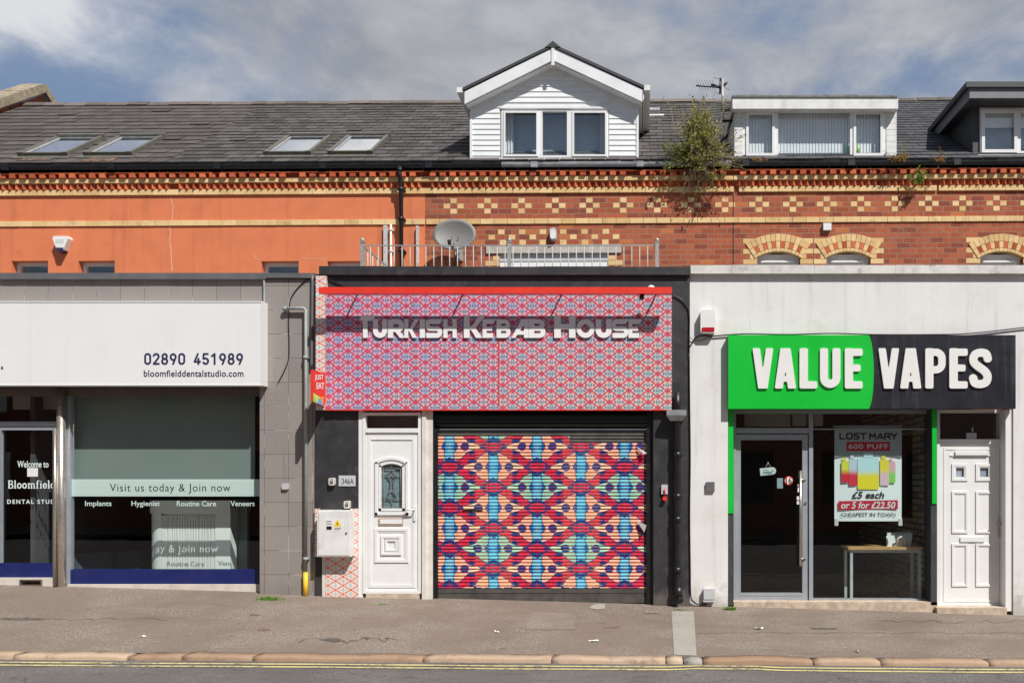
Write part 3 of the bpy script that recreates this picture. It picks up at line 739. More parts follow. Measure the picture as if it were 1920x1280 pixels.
it += [(924, 937, 6), (910, 937, 7), (1141, 1154, 6), (1141, 1168, 7)]
creams(A, it)
g = MB(T); g.box(PX(912, YW), PX(1165, YW), YW-.03, YW+.1, UZ(475, 1040), UZ(459.5, 1040)); g.build('lintel', M['concrete'], A)
o = upvc_window(A, (PX(937, YW), PX(1141, YW), 3.6, UZ(489, 1040)), [.5], YW+.03, frame=.09)
g = MB(T); g.box(PX(937, YW), PX(1141, YW), YW+.02, YW+.1, UZ(489, 1040)+.001, UZ(475, 1040)-.001); lab(g.build('head_panel', M['paleplastic'], o), 'grey shaded panel over the window')
def arch(h, px0, px1):
    pc = (px0+px1)/2; rin, cy = 78.8, 549.8; g = MB(T); n = 13; a0, a1 = -33.5, 33.5
    def pt(rad, a): return (PX(pc+rad*math.sin(math.radians(a)), YW), UZ(cy-rad*math.cos(math.radians(a)), pc))
    for i in range(n):
        b0, b1 = a0+(a1-a0)*i/n+.22, a0+(a1-a0)*(i+1)/n-.22
        inset = i % 2
        for q, (r0, r1) in enumerate(((78.8, 84.5), (85.2, 97.0), (97.7, 111))):
            red = q == 1 and inset
            g.prism([pt(r0, b0), pt(r0, b1), pt(r1, b1), pt(r1, b0)], YW-.016-(.003 if q == 1 else 0)*inset, YW+.14, m=1 if red else 0)
    lab(g.build('brick_arch', [M['cream_piece'], M['red_piece']], h), 'segmental arch of cream and red bricks')
    x0, x1 = PX(px0, YW), PX(px1, YW)
    o = upvc_window(h, (x0, x1, 3.6, UZ(474, pc)), [], YW+.10, frame=.20)
    g = MB(T); g.box(x0+.09, x1-.09, YW+.06, YW+.10, UZ(490, pc), UZ(486.5, pc)); g.build('vent_bar', M['whiteplastic'], o)
it = diamonds(B, 1376, 1752)
for k in (3, 5, 7): it += [(1393, 1420, k), (1632, 1657, k)]
for k in (4, 6): it += [(1406, 1420, k), (1632, 1644, k), (1500, 1512, k), (1538, 1550, k)]
for k in (3, 5, 7): it += [(1500, 1524.5, k), (1525.5, 1550, k)]
creams(B, it)
for px in (1418, 1550): arch(B, px, px+82)
it = diamonds(C, 1756, 1960)
for k in (3, 5, 7): it += [(1811, 1838, k), (1918, 1943, k)]
for k in (4, 6): it += [(1824, 1838, k), (1918, 1930, k)]
creams(C, it)
for px in (1836, 1968): arch(C, px, px+82)
g = MB(T)                                                  # open joint between the two brick houses
x = PX(1375, YW); g.box(x-.006, x+.006, YW-.006, YW+.01, 3.6, PZ(361, YW)); g.build('joint_sealant', M['blackplastic'], B)

# --- gabled dormer
def boards(mb, Y, poly_at, z0, z1, hole=None, h=.092):
    z = z0
    while z < z1-.01:
        zt = min(z+h, z1); a, b_ = poly_at(z); c, d = poly_at(zt)
        if d-c < .02: break
        spans = [((a, b_), (c, d))]
        if hole and zt > hole[2] and z < hole[3]: spans = [((a, hole[0]), (c, hole[0])), ((hole[1], b_), (hole[1], d))]
        for (p, q), (r_, s_) in spans:
            mb.face([(p, Y-.014, z+.002), (q, Y-.014, z+.002), (s_, Y-.002, zt), (r_, Y-.002, zt)], r=.5)
            mb.face([(p, Y+.0, z), (q, Y+.0, z), (q, Y-.014, z+.002), (p, Y-.014, z+.002)], r=.5)
        z = zt
Yd = 3.66
xl, xr = PX(882, Yd), PX(1197, Yd); xm = PX(1037, Yd); zb = PZ(303, Yd); ze = PZ(178, Yd); zp = PZ(94, Yd)
wh = (PX(938, Yd), PX(1142, Yd), PZ(298, Yd), PZ(200, Yd))
g = MB()
g.wall(xl, xr, zb-.3, PZ(190, Yd), Yd, Yd+.08, [wh]); g.prism([(xl, PZ(190, Yd)), (xr, PZ(190, Yd)), (xr, ze), (xm, zp), (xl, ze)], Yd, Yd+.08)
for xa, xb_ in ((xl, xl+.06), (xr-.06, xr)): g.box(xa, xb_, Yd+.08, 6.6, zb-.3, ze)
zg = PZ(181, Yd); tanr = (zp-ze)/(xm-xl)
def gab(z): 
    k = max(0, (z-ze)/tanr); return xl+.02+k, xr-.02-k
boards(g, Yd, gab, zb, zp-.05, wh)
for xa in (xl-.005, xr-.035): g.box(xa, xa+.04, Yd-.022, Yd+.0, zb, PZ(186, Yd))
dm = g.build('dormer', M['clad'], A)
lab(dm, 'white boarded gabled dormer')
Yo = 3.47
def slope_slab(mb, p0, p1, th, y0, y1, m=0):               # slab from p0 to p1 in x,z, thickness downwards
    mb.prism([(p0[0], p0[1]-th), (p1[0], p1[1]-th), p1, p0] if p1[0] > p0[0] else [p0, p1, (p1[0], p1[1]-th), (p0[0], p0[1]-th)], y0, y1, m)
pk = (PX(1037, Yo), PZ(84, Yo)); pl_ = (PX(868, Yo), PZ(166, Yo)); pr_ = (PX(1208, Yo), PZ(162, Yo))
g = MB(); slope_slab(g, pl_, pk, .05, Yo-.03, 7.0); slope_slab(g, pr_, pk, .05, Yo-.03, 7.0); g.prism([(pk[0]-.13, pk[1]-.06), (pk[0]+.13, pk[1]-.06), (pk[0], pk[1]+.045)], Yo-.04, 7.0)
g.build('dormer_roof', M['slate_dark'], dm)
g = MB()
for e in (pl_, pr_):
    sx_ = 1 if e[0] < pk[0] else -1; q0, q1 = (e[0]+.03*sx_, e[1]-.062), (pk[0], pk[1]-.062)
    slope_slab(g, q0, q1, .205, Yo-.012, Yo+.02); slope_slab(g, (q0[0]+.02*sx_, q0[1]-.19), (q1[0], q1[1]-.21), .02, Yo+.02, Yd)
g.box(pk[0]-.025, pk[0]+.025, Yo-.03, Yo, pk[1]-.36, pk[1]-.05)
g.build('bargeboard', M['clad'], dm)
for e, sx_ in ((pl_, -1), (pr_, 1)):
    g = MB()
    g.box(e[0]-.005*sx_, e[0]+.10*sx_, Yo-.02, 6.2, e[1]-.075, e[1]+.01)
    g.face([(e[0]+.03*-sx_, Yo+.02, e[1]-.2), (e[0]+.03*-sx_, 6.2, e[1]-.2), (xl if sx_ < 0 else xr, 6.2, e[1]-.2), (xl if sx_ < 0 else xr, Yo+.02, e[1]-.2)])
    g.box(e[0]-.02*sx_, e[0]-.005*sx_, Yo+.02, 6.2, e[1]-.22, e[1]-.02)
    g.build('gutter', M['whiteplastic'], dm)
f = MB(); Yw = Yd+.0
f.pbox(938, 1142, 200, 203.5, Yw-.03, Yw+.05); f.ring(940, 1141, 204, 296.5, Yw-.01, Yw+.06, 5)
for a, b_ in ((1006, 1017), (1063, 1075)): f.pbox(a, b_, 209, 291.5, Yw-.012, Yw+.06)
f.ring(944, 1009, 208, 293, Yw-.028, Yw-.011, 3.5); f.ring(1073, 1138, 208, 293, Yw-.028, Yw-.011, 3.5)
f.pbox(936, 1144, 296.5, 300.5, Yw-.09, Yw+.05)
wf = f.build('window_frame', M['upvc'], dm)
g = MB(); g.face([(PX(941, Yw), Yw+.03, PZ(296, Yw)), (PX(1140, Yw), Yw+.03, PZ(296, Yw)), (PX(1140, Yw), Yw+.03, PZ(205, Yw)), (PX(941, Yw), Yw+.03, PZ(205, Yw))]); g.build('window_pane', M['glass'], dm)
M['backing'] = pbr('grey_backing', (.38, .45, .52), .9, .06, 12)  # for plain sheets added behind dormer panes to lighten them
b2_ = MB(); b2_.face([(PX(941, Yw), Yw+.32, PZ(300, Yw)), (PX(1141, Yw), Yw+.32, PZ(300, Yw)), (PX(1141, Yw), Yw+.32, PZ(200, Yw)), (PX(941, Yw), Yw+.32, PZ(200, Yw))]); lab(b2_.build('added_backing', M['backing'], dm), 'grey net added to brighten the dormer window')
g = MB()
def folds(mb, a, b_, c, d, Y, amp=.03, n=8):
    for i in range(n):
        p, q = a+(b_-a)*i/n, a+(b_-a)*(i+1)/n; y0, y1 = Y+(amp if i % 2 else 0), Y+(0 if i % 2 else amp)
        mb.face([(PX(p, Y), y0, PZ(d, Y)), (PX(q, Y), y1, PZ(d, Y)), (PX(q, Y), y1, PZ(c, Y)), (PX(p, Y), y0, PZ(c, Y))], r=.5)
folds(g, 942, 963, 204, 296, Yw+.2); g.build('curtain', M['curtain'], dm); g = MB(); folds(g, 1124, 1141, 204, 296, Yw+.2); g.build('curtain', M['curtain'], dm)
g = MB(); g.box(xl+.07, xr-.07, Yd+1.6, Yd+1.65, zb, ze); g.box(xl+.07, xr-.07, Yd+.09, Yd+1.6, PZ(190, Yd), PZ(188, Yd)); g.box(xl+.07, xr-.07, Yd+.09, Yd+1.6, zb-.02, zb); g.build('room', M['roomdark'], dm)

# --- flat roofed white dormer
Yd = 3.68
g = MB(); xl, xr = PX(1376, Yd), PX(1681, Yd); wh = (PX(1394, Yd), PX(1661, Yd), PZ(297, Yd), PZ(204, Yd)); zb, zt = PZ(300, Yd), PZ(186, Yd)
g.wall(xl, xr, zb-.3, zt, Yd, Yd+.07, [wh])
for xa in (xl, xr-.06): g.box(xa, xa+.06, Yd+.07, 5.6, zb-.3, zt)
for a, b_ in ((1377, 1393), (1662, 1680)):                 # hung white slates on the front strips
    k = 0; py = 298
    while py > 206:
        x = a+(4 if k % 2 else 0)*.6
        g.pbox(a, b_, py-10.5, py, Yd-.010-.003*(k % 2), Yd+.0); py -= 11; k += 1
dm = g.build('dormer', M['oldwhite'], B); lab(dm, 'white flat roofed dormer with flaking fascia')
g = MB(); g.pbox(1373.5, 1684, 182.5, 204, Yd-.17, Yd-.14); g.box(PX(1374, Yd-.17), PX(1683.5, Yd-.17), Yd-.14, Yd, PZ(203, Yd-.17), PZ(200.5, Yd-.17)); 
for px in (1374, 1683.5): g.box(PX(px, Yd-.17)-.012, PX(px, Yd-.17)+.012, Yd-.14, 5.6, PZ(204, Yd-.17), PZ(182.5, Yd-.17))
g.build('fascia', M['oldwhite'], dm)
g = MB(); xa, xb_ = PX(1373, Yd-.19), PX(1684.5, Yd-.19); x = xa
while x < xb_-.01:
    b_ = min(x+random.uniform(.3, .9), xb_); g.box(x, b_, Yd-.19, 5.7, PZ(182, Yd-.19)+.002, PZ(178, Yd-.19)+random.uniform(-.006, .012)); x = b_
g.build('dormer_roof', M['felt'], dm)
f = MB(); f.ring(1394, 1661, 205, 297, Yd-.0, Yd+.06, 5); 
for a, b_ in ((1453, 1459), (1594, 1600)): f.pbox(a, b_, 210, 292, Yd-.002, Yd+.06)
f.ring(1399, 1453, 210, 292, Yd-.02, Yd-.003, 5); f.ring(1600.5, 1656, 209, 292, Yd-.02, Yd-.003, 5); f.pbox(1392, 1663, 297, 300, Yd-.07, Yd+.05)
f.build('window_frame', M['upvc'], dm)
g = MB(); g.face([(PX(a_, Yd), Yd+.03, PZ(c_, Yd)) for a_, c_ in ((1396, 295), (1659, 295), (1659, 207), (1396, 207))]); g.build('window_pane', M['glass'], dm)
g = MB()
for i in range(44):                                        # vertical blind, slightly turned slats
    a = 1399+i*5.95
    g.face([(PX(a, Yd+.12), Yd+.12, PZ(296, Yd)), (PX(a+5.9, Yd+.12), Yd+.132, PZ(296, Yd)), (PX(a+5.9, Yd+.12), Yd+.132, PZ(206, Yd)), (PX(a, Yd+.12), Yd+.12, PZ(206, Yd))])
g.build('blind', M['blind'], dm)
g = MB(); g.box(xl+.07, xr-.07, Yd+1.2, Yd+1.25, zb, zt); g.box(xl+.07, xr-.07, Yd+.08, Yd+1.2, zt-.05, zt-.02); g.box(xl+.07, xr-.07, Yd+.08, Yd+1.2, zb-.04, zb); g.build('room', M['roomdark'], dm)
b_ = MB(); c = Vector((PX(1590, Yd+.08), Yd+.085, PZ(289, Yd)))
for (px, hh, r_) in ((1590, 25, .022), (1609, 22, .026)):
    q = MB(); x = PX(px, Yd+.085); z = PZ(291, Yd+.085); zz_ = PZ(291-hh, Yd+.085)
    q.tube([(x, Yd+.085, z), (x, Yd+.085, z+(zz_-z)*.6), (x, Yd+.085, z+(zz_-z)*.75), (x, Yd+.085, zz_)], [r_, r_, r_*.4, r_*.35], 10)
    o = q.build('bottle', pbr('green_glass_bottle' if px < 1600 else 'lime_bottle', (.02, .42, .10) if px < 1600 else (.42, .62, .04), .2, .1)); 
    tag(o, 'dark green bottle on the sill behind the white flat dormer window' if px < 1600 else 'lime coloured bottle behind the right casement of the white flat dormer', 'bottle')

# --- black flat roofed dormer
Yd = 3.75
xl, xr = PX(1824, Yd), 10.5; zb, zt = PZ(302, Yd), PZ(176, Yd); wh = (PX(1836, Yd), PX(2180, Yd), PZ(292, Yd), PZ(200, Yd))
g = MB(); g.wall(xl, xr, zb-.3, zt, Yd, Yd+.08, [wh]); g.box(xl, xl+.06, Yd+.08, 6.0, zb-.3, zt); g.box(xr-.06, xr, Yd+.08, 6.0, zb-.3, zt)
dm = g.build('dormer', M['charcoal'], C); lab(dm, 'black flat roofed dormer')
g = MB(); Yf = 3.38
g.box(PX(1818, Yf), 10.9, Yf, Yf+.03, PZ(184, Yf), PZ(164, Yf)); g.box(PX(1818, Yf), PX(1818, Yf)+.03, Yf+.03, 6.0, PZ(184, Yf), PZ(164, Yf)); g.build('fascia', M['charcoal_l'], dm)
g = MB(); g.box(PX(1812, Yf-.04), 11, Yf-.04, 6.1, PZ(163, Yf-.04), PZ(153, Yf-.04)); g.box(PX(1818, Yf)+.03, 10.9, Yf+.03, 6.0, PZ(183, Yf), PZ(181, Yf)); g.build('dormer_roof', M['charcoal'], dm)
f = MB(); f.ring(1838, 2180, 202, 290, Yd-.03, Yd+.05, 7)
for px in (1907, 1978, 2050, 2120): f.pbox(px, px+7, 209, 283, Yd-.03, Yd+.05)
f.ring(1841, 1908, 205, 286, Yd-.05, Yd-.031, 6); f.pbox(1834, 2184, 290, 295, Yd-.1, Yd+.05); f.build('window_frame', M['upvc'], dm)
g = MB(); g.face([(PX(a_, Yd), Yd+.01, PZ(c_, Yd)) for a_, c_ in ((1840, 288), (2178, 288), (2178, 204), (1840, 204))]); g.build('window_pane', M['glass'], dm)
g = MB(); g.pbox(1840, 2176, 204, 240, Yd+.1, Yd+.104); lab(g.build('blind', M['blind'], dm), 'pale roller blind half lowered'); g = MB(); g.pbox(1840, 2176, 241, 292, Yd+.22, Yd+.224); lab(g.build('added_backing', M['backing'], dm), 'grey net added to brighten the panes below the blind')  # the lower grey sheet is added to lighten the panes
g = MB(); g.box(xl+.07, xr-.07, Yd+1.5, Yd+1.55, zb, zt); g.box(xl+.07, xr-.07, Yd+.09, Yd+1.5, zt-.05, zt-.02); g.box(xl+.07, xr-.07, Yd+.09, Yd+1.5, zb-.04, zb); g.build('room', M['roomdark'], dm)

# --- stone coped party parapet at the far left
px_ = thing('parapet_wall', 'brick gable parapet with mossy stone coping at the left end of the roofs', 'parapet', (X0T-.2, 7.6, 8))
g = MB(); ap = (7.83, 10.16); g.prismx([(3.6, 3.3), (11, 3.3), (11, ap[1]-(11-ap[0])*TA), ap, (3.6, ap[1]-(ap[0]-3.6)*TA)], X0T-.34, X0T-.04); g.build('wall', M['brick'], px_)
g = MB()
for i in range(7):
    def q(y): return (y, ap[1]-(ap[0]-y)*TA)
    y0, y1 = ap[0]-(i+1)*.62, ap[0]-i*.62; a, b2 = q(y0), q(y1)
    g.prismx([(a[0], a[1]+.004), (b2[0], b2[1]+.004), (b2[0]-.05, b2[1]+.17), (a[0]-.05, a[1]+.165+random.uniform(0, .015))], X0T-.42, X0T+.05)
b2 = (ap[0]+2.4, ap[1]-2.4*TA); g.prismx([(ap[0], ap[1]+.004), (b2[0], b2[1]+.004), (b2[0]+.05, b2[1]+.17), (ap[0]+.0, ap[1]+.19), (ap[0]-.05, ap[1]+.17)], X0T-.42, X0T+.05)
g.build('coping', M['stonemoss'], px_)
g = MB(); g.prismx([(YE+.2, ZE+.16), (YR, ZR+.02), (YR, ZR+.18), (YE+.2, ZE+.30)], X0T-.04, X0T-.025); g.prismx([(7.2, ap[1]-.07-.63*TA), (ap[0], ap[1]-.06), (8.4, ap[1]-.06-.57*TA), (8.4, ap[1]-.57*TA-.004), (ap[0], ap[1]-.004), (7.2, ap[1]-.63*TA-.004)], X0T-.04, X0T-.022); g.build('flashing', M['lead'], px_)

m, nt, b_ = new_mat('orange_lichen'); p = geo_pos(nt)
setin(nt, b_, 'Base Color', mixc(nt, (.08, .067, .062), (.36, .15, .05), noise(nt, p, 7, 6, .7).step(.47, .62))); setin(nt, b_, 'Roughness', .9); M['lichen'] = m
for h, a, c, py in ((L1, 30, 95, 303), (L1, 145, 212, 305)):
    x0, s0 = ray_roof(a, py); x1, _ = ray_roof(c, py); g = MB(T); g.face([rp(x0, max(s0, .05), .0205), rp(x1, max(s0, .05), .0205), rp(x1-.05, s0+.24, .0165), rp(x0+.1, s0+.24, .0165)]); lab(g.build('lichen_stain', M['lichen'], h), 'orange lichen stain below a roof window')
# ================================================================ ground floor shops, built out to the pavement
M['blackpaint'] = pbr('black_masonry_paint', (.033, .033, .036), .5, .18, 5, bmp=.15, bscale=70, dirt=(.13, .12, .11), dirt_amt=.3, dirt_scale=7, splash=(.16, .14, .12))
M['whitewall'] = pbr('white_painted_render', (.74, .73, .71), .8, .04, 1.5, bmp=.25, bscale=80, streak=.38, dirt=(.55, .50, .43), dirt_amt=.45, splash=(.30, .26, .21))
M['whitecoping'] = pbr('grubby_white_stone', (.66, .64, .60), .85, .12, 7, bmp=.3, dirt=(.22, .2, .17), dirt_amt=.6, dirt_scale=6)
M['greymetal'] = pbr('grey_metal_coping', (.13, .13, .135), .45, .1, 5, dirt=(.2, .19, .17), dirt_amt=.3)
M['alu'] = pbr('silver_frame', (.36, .39, .43), .4, .05, 6, metal=.25, dirt=(.3, .3, .3), dirt_amt=.25)
M['steel'] = pbr('brushed_steel_post', (.55, .50, .44), .3, .08, 20, metal=.8)
M['bronze'] = pbr('brown_frame', (.15, .12, .105), .5, .1, 6)
M['signwhite'] = pbr('white_sign_panel', (.80, .80, .795), .35, .015, 1.2, streak=.06, dirt=(.6, .58, .55), dirt_amt=.12)
M['navy'] = pbr('navy_letter', (.025, .025, .085), .5, .05)
M['bluepanel'] = pbr('dark_blue_panel', (.010, .018, .12), .35, .1, 6, dirt=(.05, .05, .09), dirt_amt=.3)
M['sill'] = pbr('pale_sill', (.62, .56, .49), .8, .08, 9, dirt=(.35, .3, .25), dirt_amt=.4)
M['redmetal'] = pbr('red_trough', (.78, .045, .025), .4, .06, 5)
M['letterwhite'] = pbr('white_letter', (.84, .84, .83), .4, .02)
M['green'] = pbr('green_sign', (.0, .50, .035), .4, .04, 2)
M['vapeblack'] = pbr('black_sign', (.016, .017, .024), .35, .1, 3, streak=.6, dirt=(.16, .16, .17), dirt_amt=.12, dirt_scale=5)
M['vapewhite'] = pbr('sign_letter', (.80, .79, .76), .45, .02)
M['step'] = pbr('worn_stone_step', (.52, .41, .31), .9, .2, 12, bmp=.4, dirt=(.25, .2, .16), dirt_amt=.5, dirt_scale=5)
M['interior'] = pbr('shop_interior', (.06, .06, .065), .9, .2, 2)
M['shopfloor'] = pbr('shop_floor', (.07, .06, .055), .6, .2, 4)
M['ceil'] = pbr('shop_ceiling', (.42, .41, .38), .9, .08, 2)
M['pilaster'] = pbr('cream_painted_timber', (.70, .66, .60), .6, .08, 6, dirt=(.4, .35, .3), dirt_amt=.4)

# grey tiled cladding
m, nt, b = new_mat('grey_tile_cladding'); uv, u, v = uvxy(nt)
br = nt.nodes.new('ShaderNodeTexBrick'); br.offset = 0
nt.links.new(mapping(nt, uv, (1, 1, 1), (-PX(541)+3.045, -PZ(536)+3.045, 0)), br.inputs['Vector'])
br.inputs['Scale'].default_value = 1; br.inputs['Brick Width'].default_value = .3045; br.inputs['Row Height'].default_value = .3045; br.inputs['Mortar Size'].default_value = .0035
br.inputs['Color1'].default_value = (0, 0, 0, 1); br.inputs['Color2'].default_value = (1, 1, 1, 1)
p = geo_pos(nt); n = noise(nt, p, 5, 6, .6); pick = S(nt, br.outputs['Color'])
c = mixc(nt, (.245, .22, .20), (.32, .29, .265), (pick*.6+n*.5).clamp())
c = mixc(nt, c, (.17, .125, .09), noise(nt, mapping(nt, p, (7, 7, .8)), 1, 6, .6).step(.56, .75)*.45)
c = mixc(nt, c, (.10, .085, .075), (v*-1.0+.62+(n-.5)*.8).step(.2, .75)*.35)
c = mixc(nt, c, mixc(nt, (.14, .12, .10), (.48, .45, .42), noise(nt, p, 1.7, 4, .6).step(.5, .6)), S(nt, br.outputs['Fac']))
setin(nt, b, 'Base Color', c); setin(nt, b, 'Roughness', .55); setin(nt, b, 'Specular IOR Level', .35); bump(nt, b, S(nt, br.outputs['Fac'])*-1.0+n*.1, .5, .004)
M['tile'] = m

# printed coverings
def fade_sign(nt, p, col):
    sp = nt.nodes.new('ShaderNodeSeparateXYZ'); nt.links.new(p, sp.inputs[0]); x = S(nt, sp.outputs[0]); z = S(nt, sp.outputs[2])
    warm = (x*.22+.72-(z-3.0)*.35+(noise(nt, p, 1.2, 2, .5)-.5)*.6).clamp()
    c = mixc(nt, col, mixc(nt, (.92, .60, .78), (1, .92, .68), warm), .8, 'MULTIPLY')
    return mixc(nt, c, (.62, .42, .42), .10)
sign_pal = dict(red=(.62, .055, .13), navy=(.55, .06, .16), warm=((.74, .58, .62), (.78, .55, .48)), green=((.32, .55, .72), (.64, .72, .74)), cyan=(.34, .55, .62), blue=(.06, .16, .32), spot=(.14, .20, .36))
YS = -.10
M['signprint'] = flower_mat('printed_sign', 36.3*(D+YS)/F, 21.2*(D+YS)/F, PX(616.3, YS), PZ(647.5, YS), sign_pal, band=.30, fade=fade_sign, k_=1.2, patch_=0.0)
pale_pal = dict(red=(.74, .10, .085), navy=(.76, .66, .58), warm=((.80, .72, .64), (.78, .50, .40)), green=((.78, .74, .68), (.62, .70, .66)), cyan=(.40, .62, .62), blue=(.38, .45, .52), spot=(.74, .56, .52))
M['paleprint'] = flower_mat('printed_strip', 28.3*D/F, 16.4*D/F, PX(617.8, 0), PZ(1055, 0), pale_pal, band=.12, rough=.5, rings=False, k_=.93, patch_=0.0)
shut_pal = dict(red=(.60, .022, .06), navy=(.012, .042, .18), warm=((.84, .36, .23), (.90, .58, .34)), green=((.20, .52, .40), (.46, .66, .42)), cyan=(.16, .55, .72), blue=(.012, .11, .34), spot=(.008, .040, .20))
YSH = .07
def grime(nt, p, col):
    g1 = noise(nt, mapping(nt, p, (1.2, 1, 5)), 1.6, 7, .7).step(.45, .75)
    col = mixc(nt, col, (.25, .20, .18), g1*.12)
    return mixc(nt, col, (.8, .72, .66), noise(nt, mapping(nt, p, (1, 1, 12)), 3.0, 4, .6).step(.55, .8)*.06)
M['shutprint'] = flower_mat('printed_shutter', 164*(D+YSH)/F, 76.3*(D+YSH)/F, PX(843, YSH), PZ(837, YSH), shut_pal, band=.25, rough=.42, k_=1.06, slat=.0425, fade=grime)
M['shutmetal'] = pbr('dark_shutter_slat', (.075, .070, .060), .5, .25, 6, dirt=(.15, .13, .11), dirt_amt=.3)
M['housing'] = pbr('dark_green_housing', (.012, .028, .024), .35, .2, 4)

GZ = -.6
def px_wall(mb, a, b_, c, d, yf, yb, holes=()):
    mb.wall(PX(a), PX(b_), PZ(d), PZ(c), yf, yb, [(PX(h[0]), PX(h[1]), PZ(h[3]), PZ(h[2])) for h in holes])
def pane(a, b_, c, d, Y, name, mat, parent):
    g = MB(); g.face([(PX(a, Y), Y, PZ(d, Y)), (PX(b_, Y), Y, PZ(d, Y)), (PX(b_, Y), Y, PZ(c, Y)), (PX(a, Y), Y, PZ(c, Y))]); return g.build(name, mat, parent)
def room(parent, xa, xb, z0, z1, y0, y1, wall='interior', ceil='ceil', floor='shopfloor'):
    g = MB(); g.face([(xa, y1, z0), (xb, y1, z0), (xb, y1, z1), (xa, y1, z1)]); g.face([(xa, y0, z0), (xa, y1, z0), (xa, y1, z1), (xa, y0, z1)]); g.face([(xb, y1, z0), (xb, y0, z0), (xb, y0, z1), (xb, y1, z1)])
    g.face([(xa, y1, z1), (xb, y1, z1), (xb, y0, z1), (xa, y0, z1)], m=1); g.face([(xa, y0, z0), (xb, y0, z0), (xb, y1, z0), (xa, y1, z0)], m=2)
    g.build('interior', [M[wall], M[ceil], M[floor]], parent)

# ---------------------------------------------------------------- dental clinic, grey tiles
DC = thing('shop', 'grey tiled dental clinic with wide window and blue panels', 'shop', (PX(250), 0, 0))
g = MB(); px_wall(g, -420, 592, 523, 1190, 0, .3, [(-80, 487, 700, 1200)]); g.build('wall', M['tile'], DC)
g = MB(); g.pbox(-420, 497, 511.5, 523, -.05, 3.6); g.box(PX(498, -.035), PX(590, -.035), -.035, 3.6, PZ(522), PZ(513)); g.build('coping', M['greymetal'], DC)
g = MB(); g.pbox(-420, 590, 523.5, 540, .31, 3.69); g.build('flat_roof', M['felt'], DC)
Yg = .20
f = MB(); f.pbox(-80, 487, 727, 742, Yg-.04, Yg+.05); lab(f.build('window_head', M['bronze'], DC), 'brown window head rail')
f = MB(); f.pbox(124.5, 131, 742, 1103, Yg-.03, Yg+.05); f.pbox(-80, -70, 742, 1103, Yg-.03, Yg+.05); f.build('window_frame', M['alu'], DC)
f = MB()
f.tube([(PX(115, .12), .12, GZ), (PX(115, .12), .12, PZ(728, .12))], .053, 16); f.build('post', M['steel'], DC)
f = MB(); f.pbox(131, 487, 1067, 1095, Yg-.02, Yg+.06); f.build('blue_panel', M['bluepanel'], DC)
f = MB(); f.pbox(127, 487, 1095, 1130, Yg-.06, Yg+.08); f.build('sill', M['sill'], DC)
w = pane(131, 487, 742, 1067, Yg, 'window_pane', M['shopglass'], DC)
m, nt, b = new_mat('frosted_film'); nt.nodes.remove(b); out = nt.nodes['Material Output']
d1 = nt.nodes.new('ShaderNodeBsdfDiffuse'); d1.inputs[0].default_value = (.88, 1.0, .97, 1); t1 = nt.nodes.new('ShaderNodeBsdfTransparent'); t1.inputs[0].default_value = (.9, 1, .98, 1)
tl = nt.nodes.new('ShaderNodeBsdfTranslucent'); tl.inputs[0].default_value = (.8, .92, .9, 1); m2 = nt.nodes.new('ShaderNodeMixShader'); m2.inputs[0].default_value = .22; nt.links.new(d1.outputs[0], m2.inputs[1]); nt.links.new(tl.outputs[0], m2.inputs[2]); d1 = m2
mxs = nt.nodes.new('ShaderNodeMixShader'); mxs.inputs[0].default_value = .86; nt.links.new(t1.outputs[0], mxs.inputs[1]); nt.links.new(d1.outputs[0], mxs.inputs[2]); nt.links.new(mxs.outputs[0], out.inputs[0]); M['film'] = m
